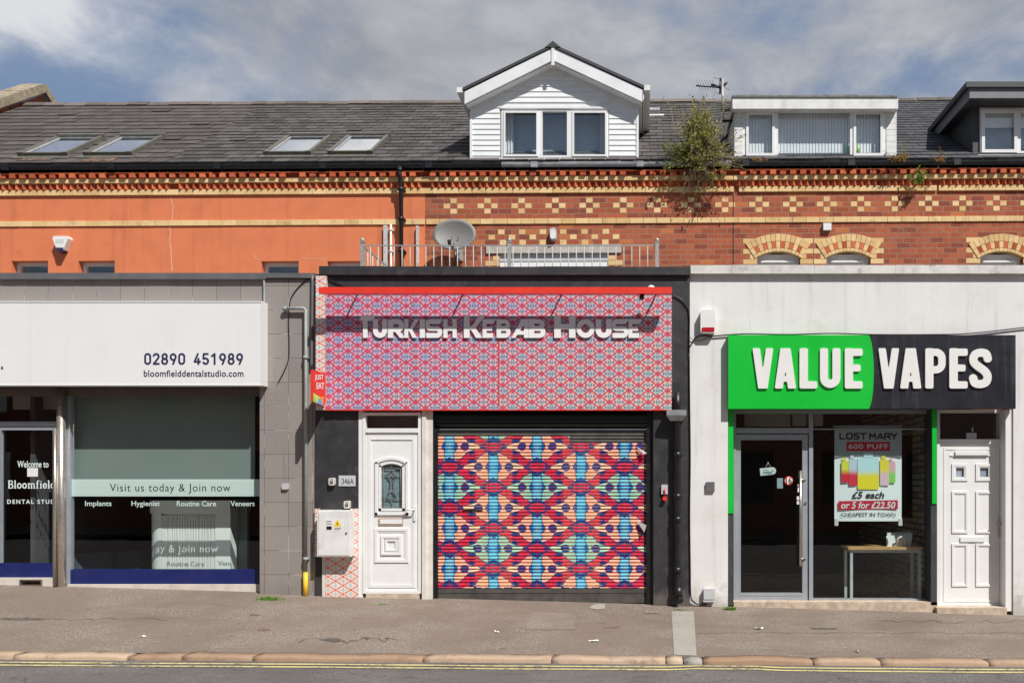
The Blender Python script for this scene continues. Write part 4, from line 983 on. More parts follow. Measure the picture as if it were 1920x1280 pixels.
# frosted band with the words cut out of it
def film_with_text(parent):
    Y = Yg+.006; g = MB()
    tb = (206, 432, 906.5, 929-3.5); rect = (131, 487, 898, 930)
    cu = bpy.data.curves.new('t', 'FONT'); cu.body = 'Visit us today & Join now'; cu.size = 1; cu.space_character = 1.12; cu.resolution_u = 4; cu.fill_mode = 'NONE'
    ob = bpy.data.objects.new('t', cu); COL.objects.link(ob)
    me = bpy.data.meshes.new_from_object(ob.evaluated_get(bpy.context.evaluated_depsgraph_get()))
    x0 = min(v.co.x for v in me.vertices); x1 = max(v.co.x for v in me.vertices); z0 = min(v.co.y for v in me.vertices); z1 = max(v.co.y for v in me.vertices)
    X0, X1, Z0, Z1 = PX(tb[0], Y), PX(tb[1], Y), PZ(tb[3], Y), PZ(tb[2], Y)
    W = [Vector(((v.co.x-x0)/(x1-x0)*(X1-X0)+X0, (v.co.y-z0)/(z1-z0)*(Z1-Z0)+Z0, 0)) for v in me.vertices]
    nb = {}
    for e in me.edges:
        a, b_ = e.vertices; nb.setdefault(a, []).append(b_); nb.setdefault(b_, []).append(a)
    loops = []; seen = set()
    for s0 in nb:
        if s0 in seen: continue
        lp = [s0]; seen.add(s0); cur = s0
        while True:
            nx = [q for q in nb[cur] if q not in seen]
            if not nx: break
            cur = nx[0]; seen.add(cur); lp.append(cur)
        loops.append([W[i] for i in lp])
    bpy.data.objects.remove(ob); bpy.data.curves.remove(cu)
    from mathutils.geometry import tessellate_polygon
    R_ = [Vector((PX(rect[0], Y), PZ(rect[3], Y), 0)), Vector((PX(rect[1], Y), PZ(rect[3], Y), 0)), Vector((PX(rect[1], Y), PZ(rect[2], Y), 0)), Vector((PX(rect[0], Y), PZ(rect[2], Y), 0))]
    def inside(pt, lp):
        c = False
        for i in range(len(lp)):
            a, b_ = lp[i], lp[i-1]
            if (a.y > pt.y) != (b_.y > pt.y) and pt.x < (b_.x-a.x)*(pt.y-a.y)/(b_.y-a.y)+a.x: c = not c
        return c
    outer = [lp for lp in loops if sum(inside(lp[0], o) for o in loops if o is not lp) % 2 == 0]
    inner = [lp for lp in loops if lp not in outer]
    def tess(polys):
        flat = [v for q in polys for v in q]
        for t in tessellate_polygon(polys):
            a, b_, c_ = (flat[i] for i in t)
            if (b_-a).cross(c_-a).z < 0: b_, c_ = c_, b_
            g.face([(q.x, Y, q.y) for q in (a, b_, c_)], r=.5)
    tess([R_]+outer)
    for lp in inner: tess([lp])
    return g.build('frosted_band', M['film'], parent)
fb = film_with_text(w); lab(fb, 'frosted band with cut out words across the window')
g = MB(); words = (('Implants', 159.5, 209), ('Hygienist', 246.5, 299.5), ('Routine Care', 331.5, 405), ('Veneers', 432, 478))
for t_, a, b_ in words: text_mb(g, t_, a, b_, 938.5, 951 if 'y' in t_ or 'p' in t_ else 948.5, Yg+.004, Yg+.004, bold=.012)
M['filmwhite'] = pbr('white_film', (.72, .82, .80), .7, .03)
lab(g.build('lettering', M['filmwhite'], w), 'white treatment names on the glass')
# entrance
dr = MB(); dr.pbox(-80, 108, 790, 797, .14, .24); dr.pbox(-80, 108, 797.5, 806, .16, .22); dr.pbox(99, 106, 806, 1103, .10, .24); dr.pbox(-80, -68, 806, 1100, .16, .22); dr.pbox(0, 1.2, 806, 1055, .15, .2)
do = dr.build('door', M['alu'], DC); lab(do, 'silver framed glazed entrance door with blue kick panel')
pane(-68, 99, 806, 1056, .19, 'pane', M['shopglass'], do); pane(-80, 108, 742, 790, .19, 'transom_pane', M['shopglass'], DC)
g = MB(); g.pbox(-68, 98.5, 1055, 1083, .175, .21); g.build('blue_panel', M['bluepanel'], do)
g = MB(); g.wall(PX(-80, .12), PX(99, .12), PZ(1120, .12), PZ(1083, .12), .12, .26, [(PX(37, .12), PX(77, .12), PZ(1097, .12), PZ(1087, .12))]); g.pbox(30, 84, 1084, 1100, .27, .28); g.build('threshold', M['sill'], DC)
g = MB(); g.ring(36, 78, 1086, 1098, .105, .14, 2); g.build('vent', M['bronze'], DC)
g = MB(); g.tube([(PX(103, .06), .06, PZ(1098, .06)), (PX(103, .06), .06, PZ(802, .06))], .016, 10)
for py in (1090, 960, 812): g.tube([(PX(103, .06), .06, PZ(py, .06)), (PX(103, .06), .12, PZ(py, .06))], .009, 8)
g.build('handle', M['steel'], do)
Yt = .184
g = MB(); text_mb(g, 'Welcome to', 32.5, 91, 863.5, 876, Yt, Yt, bold=.012); text_mb(g, 'DENTAL STUDIO', 13.5, 118, 936, 944, Yt, Yt, bold=.02, space=1.35)
serif = {}                                                 # a plain book face for the name on the door
st, sr = .085, .04
def ser(x, y, w=.16): return ('s', (x-w, y), (x+w, y), .03)
serif['B'] = (.74, [('s', (.2, 0), (.2, 1), .085), ('c', arcp(.40, .745, .21, 90, -90), .06), ('c', arcp(.42, .27, .24, 90, -90), .065), ('s', (.05, .97), (.42, .97), .03), ('s', (.2, .51), (.42, .51), .028), ('s', (.05, .03), (.44, .03), .03)])
serif['l'] = (.34, [('s', (.17, 0), (.17, 1), .075), ser(.17, .03, .15), ('s', (.03, .97), (.17, .97), .03)])
serif['o'] = (.62, [('c', arcp(.31, .33, .215, 0, 360, .28), .072)])
serif['m'] = (1.02, [('s', (.17, 0), (.17, .66), .07), ('s', (.51, 0), (.51, .45), .07), ('s', (.85, 0), (.85, .45), .07), ('c', arcp(.35, .45, .16, 170, 0), .05), ('c', arcp(.69, .45, .16, 170, 0), .05), ser(.17, .03, .13), ser(.51, .03, .13), ser(.85, .03, .13), ('s', (.05, .63), (.17, .63), .03)])
serif['f'] = (.42, [('s', (.17, 0), (.17, .8), .07), ('c', arcp(.32, .8, .14, 180, 60), .055), ser(.17, .03, .15), ('s', (.03, .62), (.36, .62), .03)])
serif['i'] = (.34, [('s', (.17, 0), (.17, .66), .07), ser(.17, .03, .14), ('s', (.05, .63), (.17, .63), .03), ('c', [(.17, .87), (.171, .87)], .075)])
serif['e'] = (.56, [('c', arcp(.28, .33, .2, 0, 325, .28), .065), ('s', (.09, .34), (.5, .34), .032)])
serif['d'] = (.64, [('c', arcp(.27, .33, .19, 0, 360, .28), .065), ('s', (.49, 0), (.49, 1), .07), ('s', (.36, .97), (.49, .97), .03), ('s', (.49, .03), (.62, .03), .03)])
x = 14.0
for ch in 'Bloomfield':
    w_, pr = serif[ch]; wp = w_*15.2; glyph(g, pr, w_, PX(x, Yt), PX(x+wp, Yt), PZ(915.3, Yt), PZ(900, Yt), Yt, Yt, res=30); x += wp+.5
lab(g.build('lettering', M['filmwhite'], do), 'white welcome lettering on the door glass')
g = MB(); g.pbox(51, 71, 877, 893, .182, .183); lab(g.build('notice', M['whiteplastic'], do), 'small white notice on the door glass')
g = MB(); g.pbox(24, 108, 742, 767, .5, .55); lab(g.build('transom_board', M['ceil'], DC), 'pale board behind the glass over the door')
# roller blind behind the big window
g = MB(); g.pbox(132, 478, 740, 900, .33, .335); g.tube([(PX(132, .33), .335, PZ(901, .33)), (PX(478, .33), .335, PZ(901, .33))], .012, 8)
M['roller'] = pbr('grey_green_blind', (.27, .33, .31), .9, .03, 4); nt = M['roller'].node_tree; out = nt.nodes['Material Output']; tl = nt.nodes.new('ShaderNodeBsdfTranslucent'); tl.inputs[0].default_value = (.6, .72, .68, 1); mxs = nt.nodes.new('ShaderNodeMixShader'); mxs.inputs[0].default_value = .3; nt.links.new(nt.nodes['Principled BSDF'].outputs[0], mxs.inputs[1]); nt.links.new(tl.outputs[0], mxs.inputs[2]); nt.links.new(mxs.outputs[0], out.inputs[0]); lab(g.build('roller_blind', M['roller'], DC), 'grey green roller blind lowered behind the glass')
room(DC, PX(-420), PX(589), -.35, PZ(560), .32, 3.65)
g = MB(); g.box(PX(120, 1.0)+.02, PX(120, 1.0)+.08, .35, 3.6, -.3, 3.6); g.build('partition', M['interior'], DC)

# sign box
sg = thing('shop_sign', 'long white sign box with telephone number over the dental clinic', 'sign', (PX(200, -.15), -.15, PZ(640)))
g = MB(); g.pbox(-420, 56.5, 566, 720.5, -.15, -.005); g.pbox(57.3, 490.5, 566, 720.5, -.15, -.005)
for c in (564.5, 720.5): g.pbox(-420, 491.3, c, c+2, -.156, -.005)
g.pbox(490, 491.6, 564.5, 722.5, -.157, -.005); g.build('panel', M['signwhite'], sg)
g = MB(); 
DG = {'0': [('c', arcp(.3, .71, .21, 0, 180, .21)+[(.09, .29)]+arcp(.3, .29, .21, 180, 360, .21)+[(.51, .7)], .078)],
 '1': [('c', [(.34, .0), (.34, .92), (.12, .74)], .078)],
 '2': [('c', arcp(.3, .70, .21, 165, -30, .22)+[(.1, .08), (.52, .08)], .078)],
 '4': [('c', [(.36, .92), (.09, .26), (.55, .26)], .078), ('c', [(.41, .52), (.41, .0)], .078)],
 '5': [('c', [(.48, .92), (.14, .92), (.12, .52)]+arcp(.3, .31, .21, 115, -150, .235), .078)],
 '8': [('c', arcp(.3, .71, .185, 0, 360, .205), .078), ('c', arcp(.3, .29, .215, 0, 360, .22), .078)],
 '9': [('c', arcp(.3, .66, .21, 0, 360, .25), .078), ('c', [(.50, .6), (.28, .02)], .078)]}
for i_, ch in enumerate('02890 451989'):
    if ch == ' ': continue
    x_ = 270+i_*15.95-(3 if i_ > 5 else 0); glyph(g, DG[ch], .6, PX(x_, -.153), PX(x_+13.6, -.153), PZ(683.5, -.153), PZ(661.5, -.153), -.153, -.151, res=30)
text_mb(g, 'bloomfielddentalstudio.com', 269.5, 456.5, 693.5, 706, -.153, -.151, bold=.01, space=1.05)
g.pbox(2, 5.5, 687, 692, -.153, -.151); g.build('lettering', M['navy'], sg)

# pipes and cables on the tiled pier
M['pipegrey'] = pbr('grey_green_pipe', (.33, .35, .34), .5, .1, 9)
M['pipeyellow'] = pbr('yellow_pipe', (.80, .50, .03), .5, .1, 9)
gpz = thing('drainpipe', 'thin grey pipe with yellow foot on the tiled pier', 'pipe', (PX(573, -.04), -.04, gz(PX(573), 0)))
g = MB(); X = PX(573, -.05); g.tube([(PX(536, -.05), -.05, PZ(578, -.05)), (PX(570, -.05), -.05, PZ(578, -.05)), (X, -.05, PZ(580.5, -.05)), (X, -.05, PZ(1072, -.05))], .021, 12); g.ellipsoid((PX(535, -.05), -.045, PZ(578.5, -.05)), .045, .03, .03)
for py in (670, 1047): g.tube([(X, -.05, PZ(py, -.05)+.02), (X, -.05, PZ(py, -.05)-.02)], .029, 12); g.pbox(568, 578, py-1.5, py+1.5, -.05, 0)
g.build('pipe', M['pipegrey'], gpz); g = MB(); g.tube([(X, -.05, PZ(1072, -.05)), (X, -.05, gz(X, 0)-.02)], .030, 12); lab(g.build('yellow_foot', M['pipeyellow'], gpz), 'yellow lower length')
def cable(pts, label, rad=.006, mat='blackplastic', Y=-.012, k=8):
    P = [(PX(p_[0], p_[2] if len(p_) > 2 else Y), p_[2] if len(p_) > 2 else Y, PZ(p_[1], p_[2] if len(p_) > 2 else Y)) for p_ in pts]
    P = [tuple(q) for q in cat(P, k)]; g = MB(); g.tube(P, rad, 6); return tag(g.build('cable', M[mat], loc=P[0]), label, 'cable')
cable([(583, 520), (566, 532), (552, 548), (544, 565), (541, 600), (542, 640), (541, 672), (533, 695), (521, 718)], 'thin black cable looping down the grey tiled pier')
cable([(586, 516, -.03), (585, 600, -.03), (584, 690, -.03)], 'dark conduit up the edge of the tiled pier beside the printed strip', .018, 'greymetal', -.03)
cable([(495, 522, -.03), (495.5, 560, -.03), (495, 600, -.03), (495, 697, -.03)], 'grey conduit beside the right end of the white sign box', .014, 'pipegrey', -.03)
g = MB(); g.rrect(PX(530), PX(542), PZ(917), PZ(906), .012, -.03, 0); tag(g.build('junction_box', M['paleplastic'], loc=(PX(536), 0, PZ(912))), 'small grey box screwed to the tiled pier', 'junction box')

# ---------------------------------------------------------------- kebab shop, black
KS = thing('shop', 'black painted takeaway with flat roof and closed patterned shutter', 'shop', (PX(945), 0, 0))
g = MB(); px_wall(g, 593, 1293, 515, 1190, -.03, .28, [(676, 812, 760, 1200), (813, 1225, 760, 1200)]); g.build('wall', M['blackpaint'], KS)
g = MB(); x = 598
for b_ in (720, 868, 1010, 1165, 1294):
    g.pbox(x, b_-.4, 499.5+random.uniform(-.7, .7), 515, -.075, .32); x = b_
g.build('coping', M['blackpaint'], KS)
g = MB(); g.pbox(600, 1290, 534, 545, .29, 3.69); g.build('flat_roof', M['felt'], KS)
# patterned panels by the door
g = MB(); g.pbox(610, 672, 1043, 1131, -.05, -.031); g.pbox(657, 672, 953, 1043, -.05, -.031); g.pbox(590, 600, 953, 1043, -.045, -.031)
lab(g.build('printed_panel', M['paleprint'], KS), 'white panel printed with red and teal flowers')
g = MB(); g.pbox(604, 609.5, 1043, 1130, -.048, -.031); g.build('edge_trim', M['pilaster'], KS)
# front door
YD = -.045
f = MB(); f.ring(680, 789, 773, 1112, YD, YD+.07, 5); f.pbox(685, 784, 802.5, 810.5, YD-.005, YD+.07); f.pbox(672.5, 680, 770, 1130, YD+.01, YD+.1)
fr = f.build('door_frame', M['upvc'], KS)
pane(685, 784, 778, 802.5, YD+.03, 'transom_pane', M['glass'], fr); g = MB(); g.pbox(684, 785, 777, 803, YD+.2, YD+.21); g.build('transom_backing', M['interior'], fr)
g = MB(); x0, x1 = PX(685, YD), PX(784, YD); c0, c1 = PZ(1107, YD), PZ(810.5, YD)
hole = (PX(714, YD), PX(755, YD), PZ(953, YD), PZ(868, YD)); g.wall(x0+.003, x1-.003, c0, c1-.003, YD+.015, YD+.06, [hole])
g.ring(690, 779, 816, 1101, YD+.008, YD+.014, 6)           # leaf edge frame
g.pbox(696, 773, 822, 824, YD+.004, YD+.014)
def mould(mb, a, b_, c, d, Y, w=4, arch_=0):
    mb.ring(a, b_, c, d, Y-.012, Y, w); mb.ring(a+w*.9, b_-w*.9, c+w*.9, d-w*.9, Y-.006, Y+.001, w*.6)
Yl = YD+.015
# arched surround of the glass
def arcstrip(mb, a, b_, crown, spring, d, Y, w, dep):
    pc, hw_, rise = (a+b_)/2, (b_-a)/2, spring-crown; R = (hw_*hw_+rise*rise)/(2*rise); ph = math.degrees(math.asin(hw_/R)); n = 12
    def pt(r_, t): return (PX(pc+r_*math.sin(math.radians(t)), Y), PZ(crown+R-r_*math.cos(math.radians(t)), Y))
    for i in range(n):
        t0, t1 = -ph+2*ph*i/n, -ph+2*ph*(i+1)/n
        mb.prism([pt(R-w, t0), pt(R-w, t1), pt(R, t1), pt(R, t0)], Y-dep, Y, r=.5)
    mb.pbox(a, a+w, spring-.5, d, Y-dep, Y); mb.pbox(b_-w, b_, spring-.5, d, Y-dep, Y); mb.pbox(a, b_, d-w, d, Y-dep, Y)
    return pt, R, ph
arcstrip(g, 703, 765, 857, 866, 965, Yl, 4.5, .02); pt, R, ph = arcstrip(g, 710, 758.5, 864.5, 872, 957, Yl, 4.5, .012)
q = [(PX(713, Yl), PZ(866, Yl)), (PX(713, Yl), PZ(875, Yl))]
top = [pt(R-3.5, -ph+2*ph*i/12) for i in range(13)]
g.prism([(PX(712, Yl), PZ(876, Yl))]+top+[(PX(757, Yl), PZ(876, Yl)), (PX(757, Yl), PZ(864, Yl)), (PX(712, Yl), PZ(864, Yl))][0:0] if False else [(top[0][0], PZ(867, Yl)), top[0], top[1], top[2], top[3], (top[3][0], PZ(867, Yl))][::-1] if False else [(PX(712, Yl), PZ(868.5, Yl)), (PX(720, Yl), PZ(868.5, Yl)), (PX(720, Yl), PZ(867, Yl)), (PX(712, Yl), PZ(867, Yl))], Yl-.004, Yl+.0)
mould(g, 702, 766, 990, 1054, Yl, 5); mould(g, 714, 752, 1004, 1040, Yl-.004, 4); mould(g, 722, 745, 1011, 1033, Yl-.004, 3)
dr = g.build('door', M['upvc'], KS); lab(dr, 'white panelled door with arched leaded glass')
pane(713, 756, 866, 954, Yl+.012, 'pane', M['glass'], dr)
m = pbr('obscure_glass', (.25, .36, .37), .35, .25, 40, bmp=.5, bscale=120); 
g = MB(); g.pbox(712, 757, 865, 955, Yl+.03, Yl+.034); lab(g.build('obscure_backing', m, dr), 'grey green obscure glass')
g = MB()
def lead(pts, r_=.005): g.tube([(PX(a, Yl), Yl+.008, PZ(c, Yl)) for a, c in pts], r_, 5)
for a in (718, 750.5): lead([(a, 869), (a, 953)])
for c in (878, 891, 935, 947): lead([(714, c), (755, c)])
lead([(734, 866), (734, 880)]); lead([(734, 880), (744, 890), (737, 900), (737, 917), (744, 929), (734, 940), (724, 929), (731, 917), (731, 900), (724, 890), (734, 880)])
lead([(734, 889), (739, 894), (734, 900), (729, 894), (734, 889)]); lead([(734, 918), (740, 927), (734, 935), (728, 927), (734, 918)]); lead([(734, 940), (734, 953)])
g.build('lead_came', M['greymetal'], dr)
M['brass'] = pbr('letter_plate_surround', (.45, .33, .24), .45, .1, 9)
g = MB(); g.rrect(PX(710, Yl), PX(756.5, Yl), PZ(984, Yl), PZ(970.5, Yl), .012, Yl-.012, Yl); lp = g.build('letterbox', M['brass'], dr)
g = MB(); g.pbox(712.5, 754, 973, 981.5, Yl-.017, Yl-.011); g.build('flap', M['upvc'], lp)
g = MB(); g.rrect(PX(776, Yl), PX(780.5, Yl), PZ(976, Yl), PZ(948, Yl), .012, Yl-.022, Yl-.008)
g.tube([(PX(778, Yl), Yl-.02, PZ(955, Yl)), (PX(778, Yl), Yl-.06, PZ(955, Yl)), (PX(762, Yl), Yl-.062, PZ(955.5, Yl))], .0095, 8); g.build('handle', M['whiteplastic'], dr)
g = MB(); g.pbox(686, 786, 1112, 1140, YD+.0, YD+.15); lab(g.build('step', M['step'], KS), 'broken stone doorstep')
g = MB(); g.pbox(791, 799, 769, 1129, YD-.01, .1); g.pbox(799, 811.5, 769, 1129, YD+.012, .1); g.build('pilaster', M['pilaster'], KS)
# shutter
sh = None
g = MB(); zb, zt = PZ(1103, YSH), PZ(805, YSH); x0, x1 = PX(819.5, YSH), PX(1212.5, YSH); pitch = .0425; prof = [(0, .010), (.10, .001), (.32, -.006), (.55, -.008), (.78, -.005), (.93, .002), (1.0, .010)]
zc = zt; torn = PX(1068, YSH); zp1 = PZ(817, YSH); zp2 = PZ(830, YSH); k = 0
while zc > zb+.002:
    z0 = max(zc-pitch, zb)
    for (a, ya), (b_, yb) in zip(prof[:-1], prof[1:]):
        za, zb_ = zc-a*(zc-z0), zc-b_*(zc-z0)
        for xa, xc in ((x0, torn), (torn, x1)):
            zm = (za+zb_)/2; printed = zm < (zp1 if xa == x0 else zp2+.012*math.sin(k*2.1))
            g.face([(xa, YSH+yb, zb_), (xc, YSH+yb, zb_), (xc, YSH+ya, za), (xa, YSH+ya, za)], m=0 if printed else 1, smooth=False, r=.5)
    zc = z0; k += 1
sh = g.build('roller_shutter', [M['shutprint'], M['shutmetal']], KS); lab(sh, 'closed roller shutter wrapped in a bright flower print')
g = MB(); zz0 = PZ(1129, YSH); g.box(x0, x1, YSH-.012, YSH+.02, zz0, PZ(1118, YSH)); g.box(x0, x1, YSH-.004, YSH+.02, PZ(1118, YSH), PZ(1111, YSH)-.004); g.box(x0, x1, YSH-.010, YSH+.02, PZ(1111, YSH), PZ(1103, YSH)-.003); g.build('bottom_bar', M['shutmetal'], sh)
g = MB(); g.pbox(812.5, 820.5, 803, 1131, YSH-.045, YSH+.05); g.build('guide_rail', M['blackplastic'], sh); g = MB(); g.pbox(1212, 1224.5, 770, 1131, YSH-.045, YSH+.05); g.build('guide_rail', M['blackplastic'], sh)
g = MB(); n = 10; zt2, zb2 = PZ(766, YSH), PZ(803, YSH); pr = []
for i in range(n+1):
    a = math.pi*i/n; pr.append((YSH+.05-.09*math.sin(a), zt2-(zt2-zb2)*(1-math.cos(a))/2))
g.prismx(pr[::-1]+[(YSH+.15, zt2), (YSH+.15, zb2)][::1], PX(814, YSH), PX(1224, YSH)); 
for c in (778, 786, 794): g.pbox(814, 1224, c, c+1.2, YSH-.055, YSH-.03)
g.build('shutter_housing', M['housing'], sh)
M['vinylback'] = pbr('vinyl_back', (.34, .32, .30), .5, .08, 8)
g = MB()
for pts in ([(1193, 975), (1212, 984), (1208, 997)], [(1192, 836), (1213, 849), (1207, 852)]):
    yy = YSH-.02; g.face([(PX(a, yy), yy-.03*i, PZ(c, yy)) for i, (a, c) in enumerate(pts)][::-1]); 
lab(g.build('peeling_vinyl', [M['vinylback']], sh), 'torn flaps of print curling off the shutter')
g = MB()
for (a, c, b_, d) in ((867, 955.5, 905, 958), (1205, 985, 1213, 1000)): g.pbox(a, b_, c, d, YSH-.0125, YSH-.0095)
g.build('tear', M['blackplastic'], sh)

# printed fascia sign with raised letters
ks = thing('shop_sign', 'wide fascia sign printed with small pink and blue flowers', 'sign', (PX(935, YS), YS, PZ(660, YS)))
g = MB(); xs = [611, 775, 935, 1099, 1260]
for a, b_ in zip(xs[:-1], xs[1:]): g.pbox(a+.35, b_-.35, 553, 767.5, YS+random.uniform(-.002, .002), -.03)
g.build('panel', M['signprint'], ks)
g = MB(); g.pbox(611, 1260.3, 767.6, 769, YS-.004, -.03); g.pbox(934.6, 936.4, 634, 690, YS-.005, YS); g.pbox(934.6, 936.2, 694, 757, YS-.005, YS); lab(g.build('red_edge', M['redmetal'], ks), 'red edge strip')
g = MB(); g.pbox(592, 611.5, 517, 768, -.085, -.031); lab(g.build('side_strip', M['paleprint'], ks), 'narrow white strip with red flowers')
# letters
hw = .135
TK = {
 'T': (1.03, [('w', [(0, .76), (.81, .76), (1.0, 1.0), (.20, 1.0)]), ('s', (.37, 0), (.37, .95), .135)]),
 'U': (.78, [('s', (.135, .4), (.135, 1), hw), ('s', (.645, .4), (.645, 1), hw), ('c', arcp(.39, .39, .255, 180, 360), hw)]),
 'R': (.88, [('s', (.135, 0), (.135, .8), hw), ('c', [(.135, .865), (.5, .865)]+arcp(.5, .65, .215, 90, -90)[1:]+[(.36, .435)], .125), ('w', [(.62, 0), (.88, 0), (.52, .5), (.26, .5)][::1])]),
 'K': (1.05, [('s', (.135, 0), (.135, 1), hw), ('w', [(.27, .36), (.48, .36), (1.05, 1), (.74, 1)]), ('w', [(.58, 0), (.88, 0), (.50, .52), (.24, .52)])]),
 'I': (.27, [('s', (.135, 0), (.135, 1), hw)]),
 'S': (.95, [('w', [(.22, .74), (.78, .74), (.95, 1), (.22, 1)]), ('c', arcp(.24, .69, .18, 90, 270), .125), ('s', (.22, .5), (.64, .5), .118), ('c', arcp(.62, .31, .185, 90, -90), .125), ('s', (0.02, .13), (.64, .13), .13)]),
 'H': (.88, [('s', (.135, 0), (.135, 1), hw), ('s', (.745, 0), (.745, 1), hw), ('s', (.1, .5), (.8, .5), .12)]),
 'E': (.92, [('w', [(.0, .75), (.74, .75), (.92, 1), (.0, 1)]), ('s', (.135, 0), (.135, .9), hw), ('s', (.1, .49), (.66, .49), .105), ('s', (.1, .125), (.72, .125), .125)]),
 'B': (.86, [('s', (.135, 0), (.135, 1), hw), ('c', [(.135, .875)]+[(.5, .875)]+arcp(.52, .70, .175, 90, -90)[1:]+[(.135, .525)], .11), ('c', [(.135, .50), (.52, .50)]+arcp(.54, .31, .19, 90, -90)[1:]+[(.135, .12)], .12)]),
 'A': (1.0, [('w', [(0, 0), (.22, 0), (.80, .80), (.73, 1.0), (.58, 1.0)]), ('s', (.865, 0), (.865, 1), hw), ('w', [(.58, .74), (.9, .74), (.9, 1.0), (.58, 1.0)]), ('s', (.3, .27), (.9, .27), .10)]),
 'O': (1.0, [('c', arcp(.5, .5, .37, 0, 360), .13)]),
}
g = MB(); zo = lambda v: 660+v/3.31
for ch, a, b_, big in (('T', 43, 150, 1), ('U', 130, 217, 0), ('R', 222, 328, 0), ('K', 325, 416, 0), ('I', 420, 452, 0), ('S', 459, 562, 0), ('H', 567, 649, 0), ('K', 694, 830, 1), ('E', 810, 893, 0), ('B', 897, 984, 0), ('A', 990, 1096, 0), ('B', 1098, 1202, 0), ('H', 1255, 1387, 1), ('O', 1392, 1506, 0), ('U', 1512, 1611, 0), ('S', 1615, 1718, 0), ('E', 1716, 1800, 0)):
    w_, pr = TK[ch]; yt = (36 if big else 60)/3.31+580; ybm = 176/3.31+580; yl = YS-.026
    glyph(g, pr, w_, PX(zo(a), yl), PX(zo(b_), yl), PZ(ybm, yl), PZ(yt, yl), yl, YS-.012, res=40)
g.build('lettering', M['letterwhite'], ks)

# red light trough on arms above the fascia
YB = -.37
lt = thing('sign_light', 'long red light trough on short arms above the patterned fascia', 'light', (PX(928, YB), YB, PZ(545, YB)))
g = MB(); g.prismx([(YB, PZ(550, YB)), (YB+.09, PZ(550, YB)+.005), (YB+.09, PZ(540, YB)), (YB, PZ(538, YB))], PX(597.5, YB), PX(1260, YB)); g.build('trough', M['redmetal'], lt)
g = MB()
for px in (670, 868, 1053, 1230): g.tube([(PX(px, YS), YB+.08, PZ(546, YB)), (PX(px, YS), -.03, PZ(551, YS))], .011, 6)
g.build('arm', M['blackplastic'], lt)
g = MB(); X = PX(1221, YB+.05); g.ellipsoid((X, YB+.06, PZ(537, YB)), .045, .04, .03); o = tag(g.build('sensor', M['whiteplastic'], loc=(X, YB, PZ(537, YB))), 'small white domed sensor on top of the red trough', 'sensor')
g = MB(); X = PX(1205, YS); g.tube([(X, YB+.09, PZ(546, YB)), (X-.02, YB+.10, PZ(546, YB)-.08)], .03, 10); tag(g.build('camera', M['blackplastic'], loc=(X, YB+.1, PZ(552, YB))), 'small dark camera hanging under the right end of the red trough', 'camera')
cable([(1261, 553), (1274, 559), (1285, 570), (1292, 585), (1292.5, 620), (1292, 660)], 'black cable arching from the pink fascia to the white wall', .008, Y=-.045)
cable([(612, 523), (634, 531), (655, 541)], 'black cable across the black wall above the red trough', .009, Y=-.045)
# projecting takeaway flag sign
fs = thing('projecting_sign', 'small red flag sign with coloured triangles on the pier', 'sign', (PX(608, -.05), -.05, PZ(725)))
def flag(w0, w1, c, d, xoff, mb, m):                       # in the plane square to the wall; w = distance out from the wall
    X = PX(609, -.05)
    mb.face([(X+xoff, -.05-w0, PZ(d[0])), (X+xoff, -.05-w1, PZ(d[1])), (X+xoff, -.05-w1, PZ(c[1])), (X+xoff, -.05-w0, PZ(c[0]))], m=m)
cols = [pbr('flag_'+n, c, .45, .03) for n, c in (('red', (.80, .035, .02)), ('white', (.82, .82, .8)), ('green', (.22, .62, .08)), ('blue', (.12, .38, .72)), ('lime', (.55, .72, .10)), ('orange', (.85, .30, .03)))]
g = MB(); X = PX(603, -.2); x0, x1 = X-.025, X
A_ = lambda w, py: (-.05-w, H+(CY-py)*(D-.05-w)/F)
out = [A_(.0, 700), A_(.42, 693), A_(.42, 752), A_(.08, 762), A_(.0, 752)]
g.prismx(out, x0, x1, 0)
g.build('board', [cols[0]], fs)
g = MB(); x = x1+.003
def tri(pts, m): g.face([(x, *A_(*p_)) for p_ in pts], m=m)
tri([(.418, 736), (.418, 752.5), (.31, 755.5)], 2); tri([(.418, 736), (.31, 755.5), (.21, 744)], 4); tri([(.21, 744), (.31, 755.5), (.10, 760.5)], 3); tri([(.21, 744), (.10, 760.5), (.08, 742)], 5)
g.build('triangles', cols, fs)
g = MB()                                                   # the words, readable from the right
def side_text(body, w_far, w_near, c, d):
    t = MB(); text_mb(t, body, 0, 100, 0, 100, 0, 0, bold=.03)
    xs = [v.x for v in t.v]; zs = [v.z for v in t.v]; a0, a1, b0, b1 = min(xs), max(xs), min(zs), max(zs)
    for fc in t.f:
        pts = []
        for i in fc:
            u_, v_ = (t.v[i].x-a0)/(a1-a0), (t.v[i].z-b0)/(b1-b0); w_ = w_far+(w_near-w_far)*u_
            pts.append((x1+.004, *A_(w_, d+(c-d)*v_)))
        g.face(pts, r=.5)
side_text('JUST', .37, .10, 702, 714); side_text('EAT', .32, .08, 717, 729); g.build('lettering', cols[1], fs)
g = MB(); g.box(x0+.005, x1-.005, -.06, -.0, PZ(722), PZ(719)); g.box(x0+.005, x1-.005, -.06, 0, PZ(748), PZ(745)); g.build('bracket', M['blackplastic'], fs)

